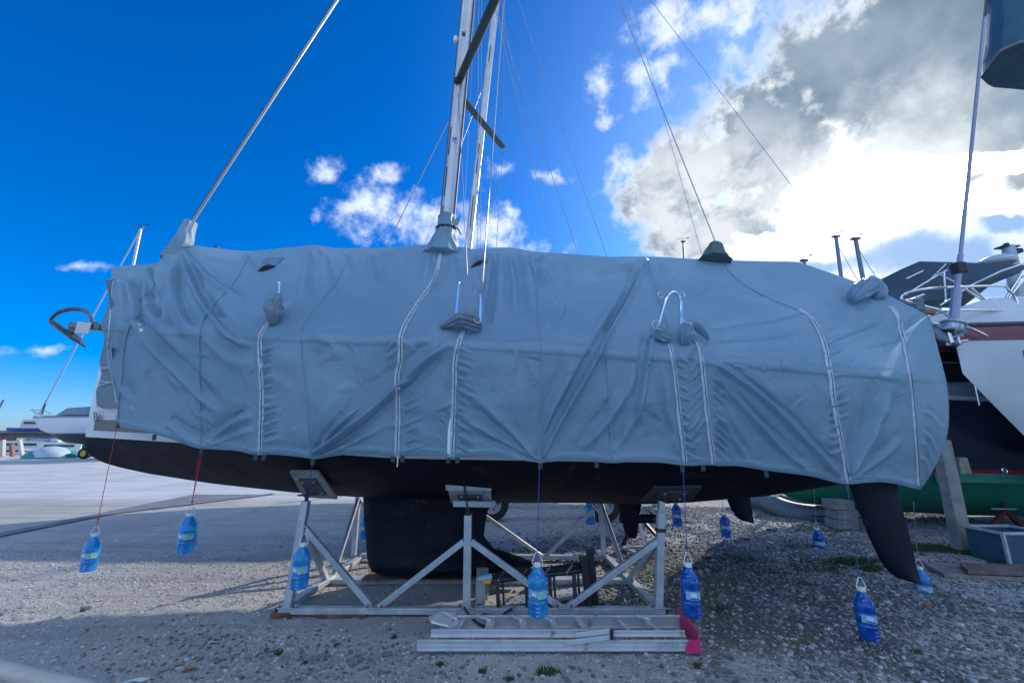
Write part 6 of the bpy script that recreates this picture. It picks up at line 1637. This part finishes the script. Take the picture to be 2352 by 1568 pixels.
mound(ka + .7, kb - .3, s_y - .3, .95, .72, mat('pale_tarp', (0.38, .50, .60), .6, bump=.4, bscale=4), 'cover_sheet', 4, cd, .10)
# posts by the quay
pm = mat('post_grey', (0.45, .42, .36), .8)
for i, (a, b, lab) in enumerate((((45, 1010), (50, 1052), 'pale leaning mooring post, the tallest and rightmost by the quay'), ((27, 1020), (28, 1052), 'short reddish mooring post by the quay, second from the left'), ((7, 1010), (5, 1052), 'leftmost grey mooring post by the quay'))):
    t0 = P(*a, 31.5); f = P(*b, 31.5); s = MB(); s.beam((f.x, 31.5, 0), t0, .2, .2); o = s.build('mooring_post', pm if i != 1 else mat('post_red', (0.25, .12, .10), .8), None); tag(o, lab, 'post', 'mooring posts by the quay')
# pontoons and moored boats
pont = mat('pontoon', (0.50, .48, .45), .8)
for i, (x0_, x1_, Y) in enumerate(((-80, -30, 36), (-95, -34, 44), (-110, -20, 60))):
    r_ = empty('pontoon', ((x0_ + x1_) / 2, Y, -.3), ('nearest long grey pontoon along the quay', 'middle pontoon between rows of moored boats', 'farthest pontoon before the sea wall')[i], 'pontoon', 'floating pontoons')
    s = MB(); s.box(((x0_ + x1_) / 2, Y, .02), (x1_ - x0_, 1.6, .16)); s.build('decking', pont, r_)
    s = MB(); s.box(((x0_ + x1_) / 2, Y, -.2), (x1_ - x0_ - 1, 1.2, .3)); s.build('float', mat('float_dark', (0.05, .05, .06), .8), r_)
cream = mat('cruiser_cream', (0.62, .62, .58), .5); bluec = mat('cruiser_blue', (0.03, .06, .22), .5); glass = mat('dark_glass', (0.02, .03, .05), .15)
def cruiser(x, Y, L, zdeck, cab_h, label, hullm, cabm, flip=1, canvas=True):
    r_, pt_ = small_yacht('motor_boat', (x, Y, -.3), Vector((flip, 0, 0)), L, label, hullm, mat('far_bottom', (0.03, .04, .06), .6), zdeck, .0 + .25, -.1, L * .16, cat='motor boat', group='boats moored in the far harbour')
    s = MB(); z0 = zdeck - .45; a0, a1 = .28 * L, .85 * L
    s.loft([[Vector((x + flip * (a0 + f * (a1 - a0)), Y - L * .11 * g_, z0 + cab_h * t)) for g_, t in ((1, 0), (.9, 1), (-.9, 1), (-1, 0))] for f in (0.14, .3, 1)], cap=True)
    s.build('cabin', cabm, r_, bevel=.03)
    s = MB(); s.box((x + flip * (a0 + .55 * (a1 - a0)), Y, z0 + cab_h * .62), ((a1 - a0) * .62, L * .22, cab_h * .26)); s.build('window', glass, r_)
    if canvas:
        s = MB(); s.box((x + flip * a1 * .9, Y, z0 + cab_h + .22), (L * .3, L * .2, .1)); 
        for dx_ in (-.13, .13): s.beam((x + flip * a1 * .9 + dx_ * L, Y - L * .08, z0 + .4), (x + flip * a1 * .9 + dx_ * L, Y - L * .08, z0 + cab_h + .22), .05, .05)
        s.build('sun_roof', bluec, r_)
    return r_
cruiser(-44.5, 38.5, 7.5, .62, .72, 'cream motor cruiser with blue canvas moored behind the rightmost post', cream, cream, 1)
cruiser(-51, 41, 8, .65, .8, 'dark blue motor boat moored second from the left edge', bluec, cream, 1)
cruiser(-37, 40, 6.0, .5, .6, 'low white speedboat moored under the bow of the far white yacht', white_p, white_p, -1, False)
cruiser(-57, 47, 9, .8, .9, 'white cruiser at the far left edge of the moored row', white_p, cream, 1)
cruiser(-46, 52, 9, .8, .9, 'grey cruiser moored in the second row left of the yacht', cream, bluec, -1)
cruiser(-128, 118, 17, 4.2, 2.4, 'large motor cruiser beyond the sea wall at the left edge', bluec, cream, 1)
cruiser(-146, 122, 16, 4.0, 2.4, 'dark motor cruiser beyond the sea wall cut by the left edge', bluec, cream, 1)
sw = empty('sea_wall', (-140, 105, 0), 'long reddish brown sea wall across the far harbour', 'wall')
s = MB(); s.box((-150, 105, 1.1), (110, 1.2, 2.0)); s.build('wall_face', mat('brick_brown', (0.24, .15, .12), .9, var=.3, vscale=.8), sw)
s = MB(); s.box((-150, 104.8, 2.2), (110, 1.7, .22)); s.build('coping', mat('quay_concrete', (0.30, .28, .26), .9, var=.2, vscale=1), sw)
s = MB(); s.box((-150, 104.2, -.1), (110, .8, .7)); s.build('footing', mat('weedy_stone', (0.10, .12, .08), .9), sw)
def tree(x, Y, h, w_, label, seed):
    rr = random.Random(seed); t = empty('tree', (x, Y, 0), label, 'tree')
    s = MB(); s.tube([(x, Y, 0), (x + .2, Y, h * .4), (x, Y, h * .75)], [.25, .18, .06], 8)
    for k in range(5):
        a = rr.uniform(0, 6.28); s.tube([(x, Y, h * .35), (x + math.cos(a) * w_ * .6, Y + math.sin(a) * w_ * .6, h * .75)], [.08, .03], 6)
    s.build('trunk', mat('bark', (0.10, .08, .06), .9), t)
    s = MB()
    for k in range(700):
        a = rr.uniform(0, 6.28); u = rr.random() ** .5; z = rr.uniform(.3, 1.0); rad = w_ * u * math.sin(math.pi * min(.95, max(.1, (z - .2)))) ** .7
        c = Vector((x + math.cos(a) * rad, Y + math.sin(a) * rad, h * z)); e1 = Vector((rr.uniform(-1, 1), rr.uniform(-1, 1), rr.uniform(-1, 1))) * .22; e2 = Vector((rr.uniform(-1, 1), rr.uniform(-1, 1), rr.uniform(-1, 1))) * .22
        s.add([c, c + e1, c + e1 + e2, c + e2], [(0, 1, 2, 3)])
    s.build('crown', mat('far_foliage', (0.06, .075, .045), .8, color2=(.035, .05, .03), vscale=1.2), t)
tree(-121, 112, 5.2, 2.6, 'dark round bush-like tree beyond the sea wall, left of the yacht bow', 4); tree(-118, 113, 4.6, 2.0, 'smaller dark tree touching the bow of the far white yacht', 9)
# low far shore all along the horizon
rr = np.random.default_rng(3); xs_ = np.linspace(-1400, 1400, 240); hh = 3 + 5 * vnoise(xs_, xs_ * 0, .01, 5) + 2.5 * vnoise(xs_, xs_ * 0, .05, 6)
s = MB(); s.loft([[(x, 620, -1), (x, 640, h), (x, 900, h * 1.2), (x, 950, -1)] for x, h in zip(xs_, hh)]); o = s.build('hills', mat('far_shore', (0.10, .13, .14), .95), None, smooth=True); tag(o, kind='structure')
# second far mast with its line at the very left
t0 = P(8, 918, 60); r_ = empty('yacht_mast', (t0.x - .8, 60, 0), 'thin slanted far mast at the left edge above the pontoons', 'mast', 'far masts rising behind the cover')
s = MB(); s.tube([(t0.x - 1.6, 60, 0), t0], .12, 8); s.build('pole', mat('far_mast', (0.14, .19, .26), .5, metal=.2), r_)
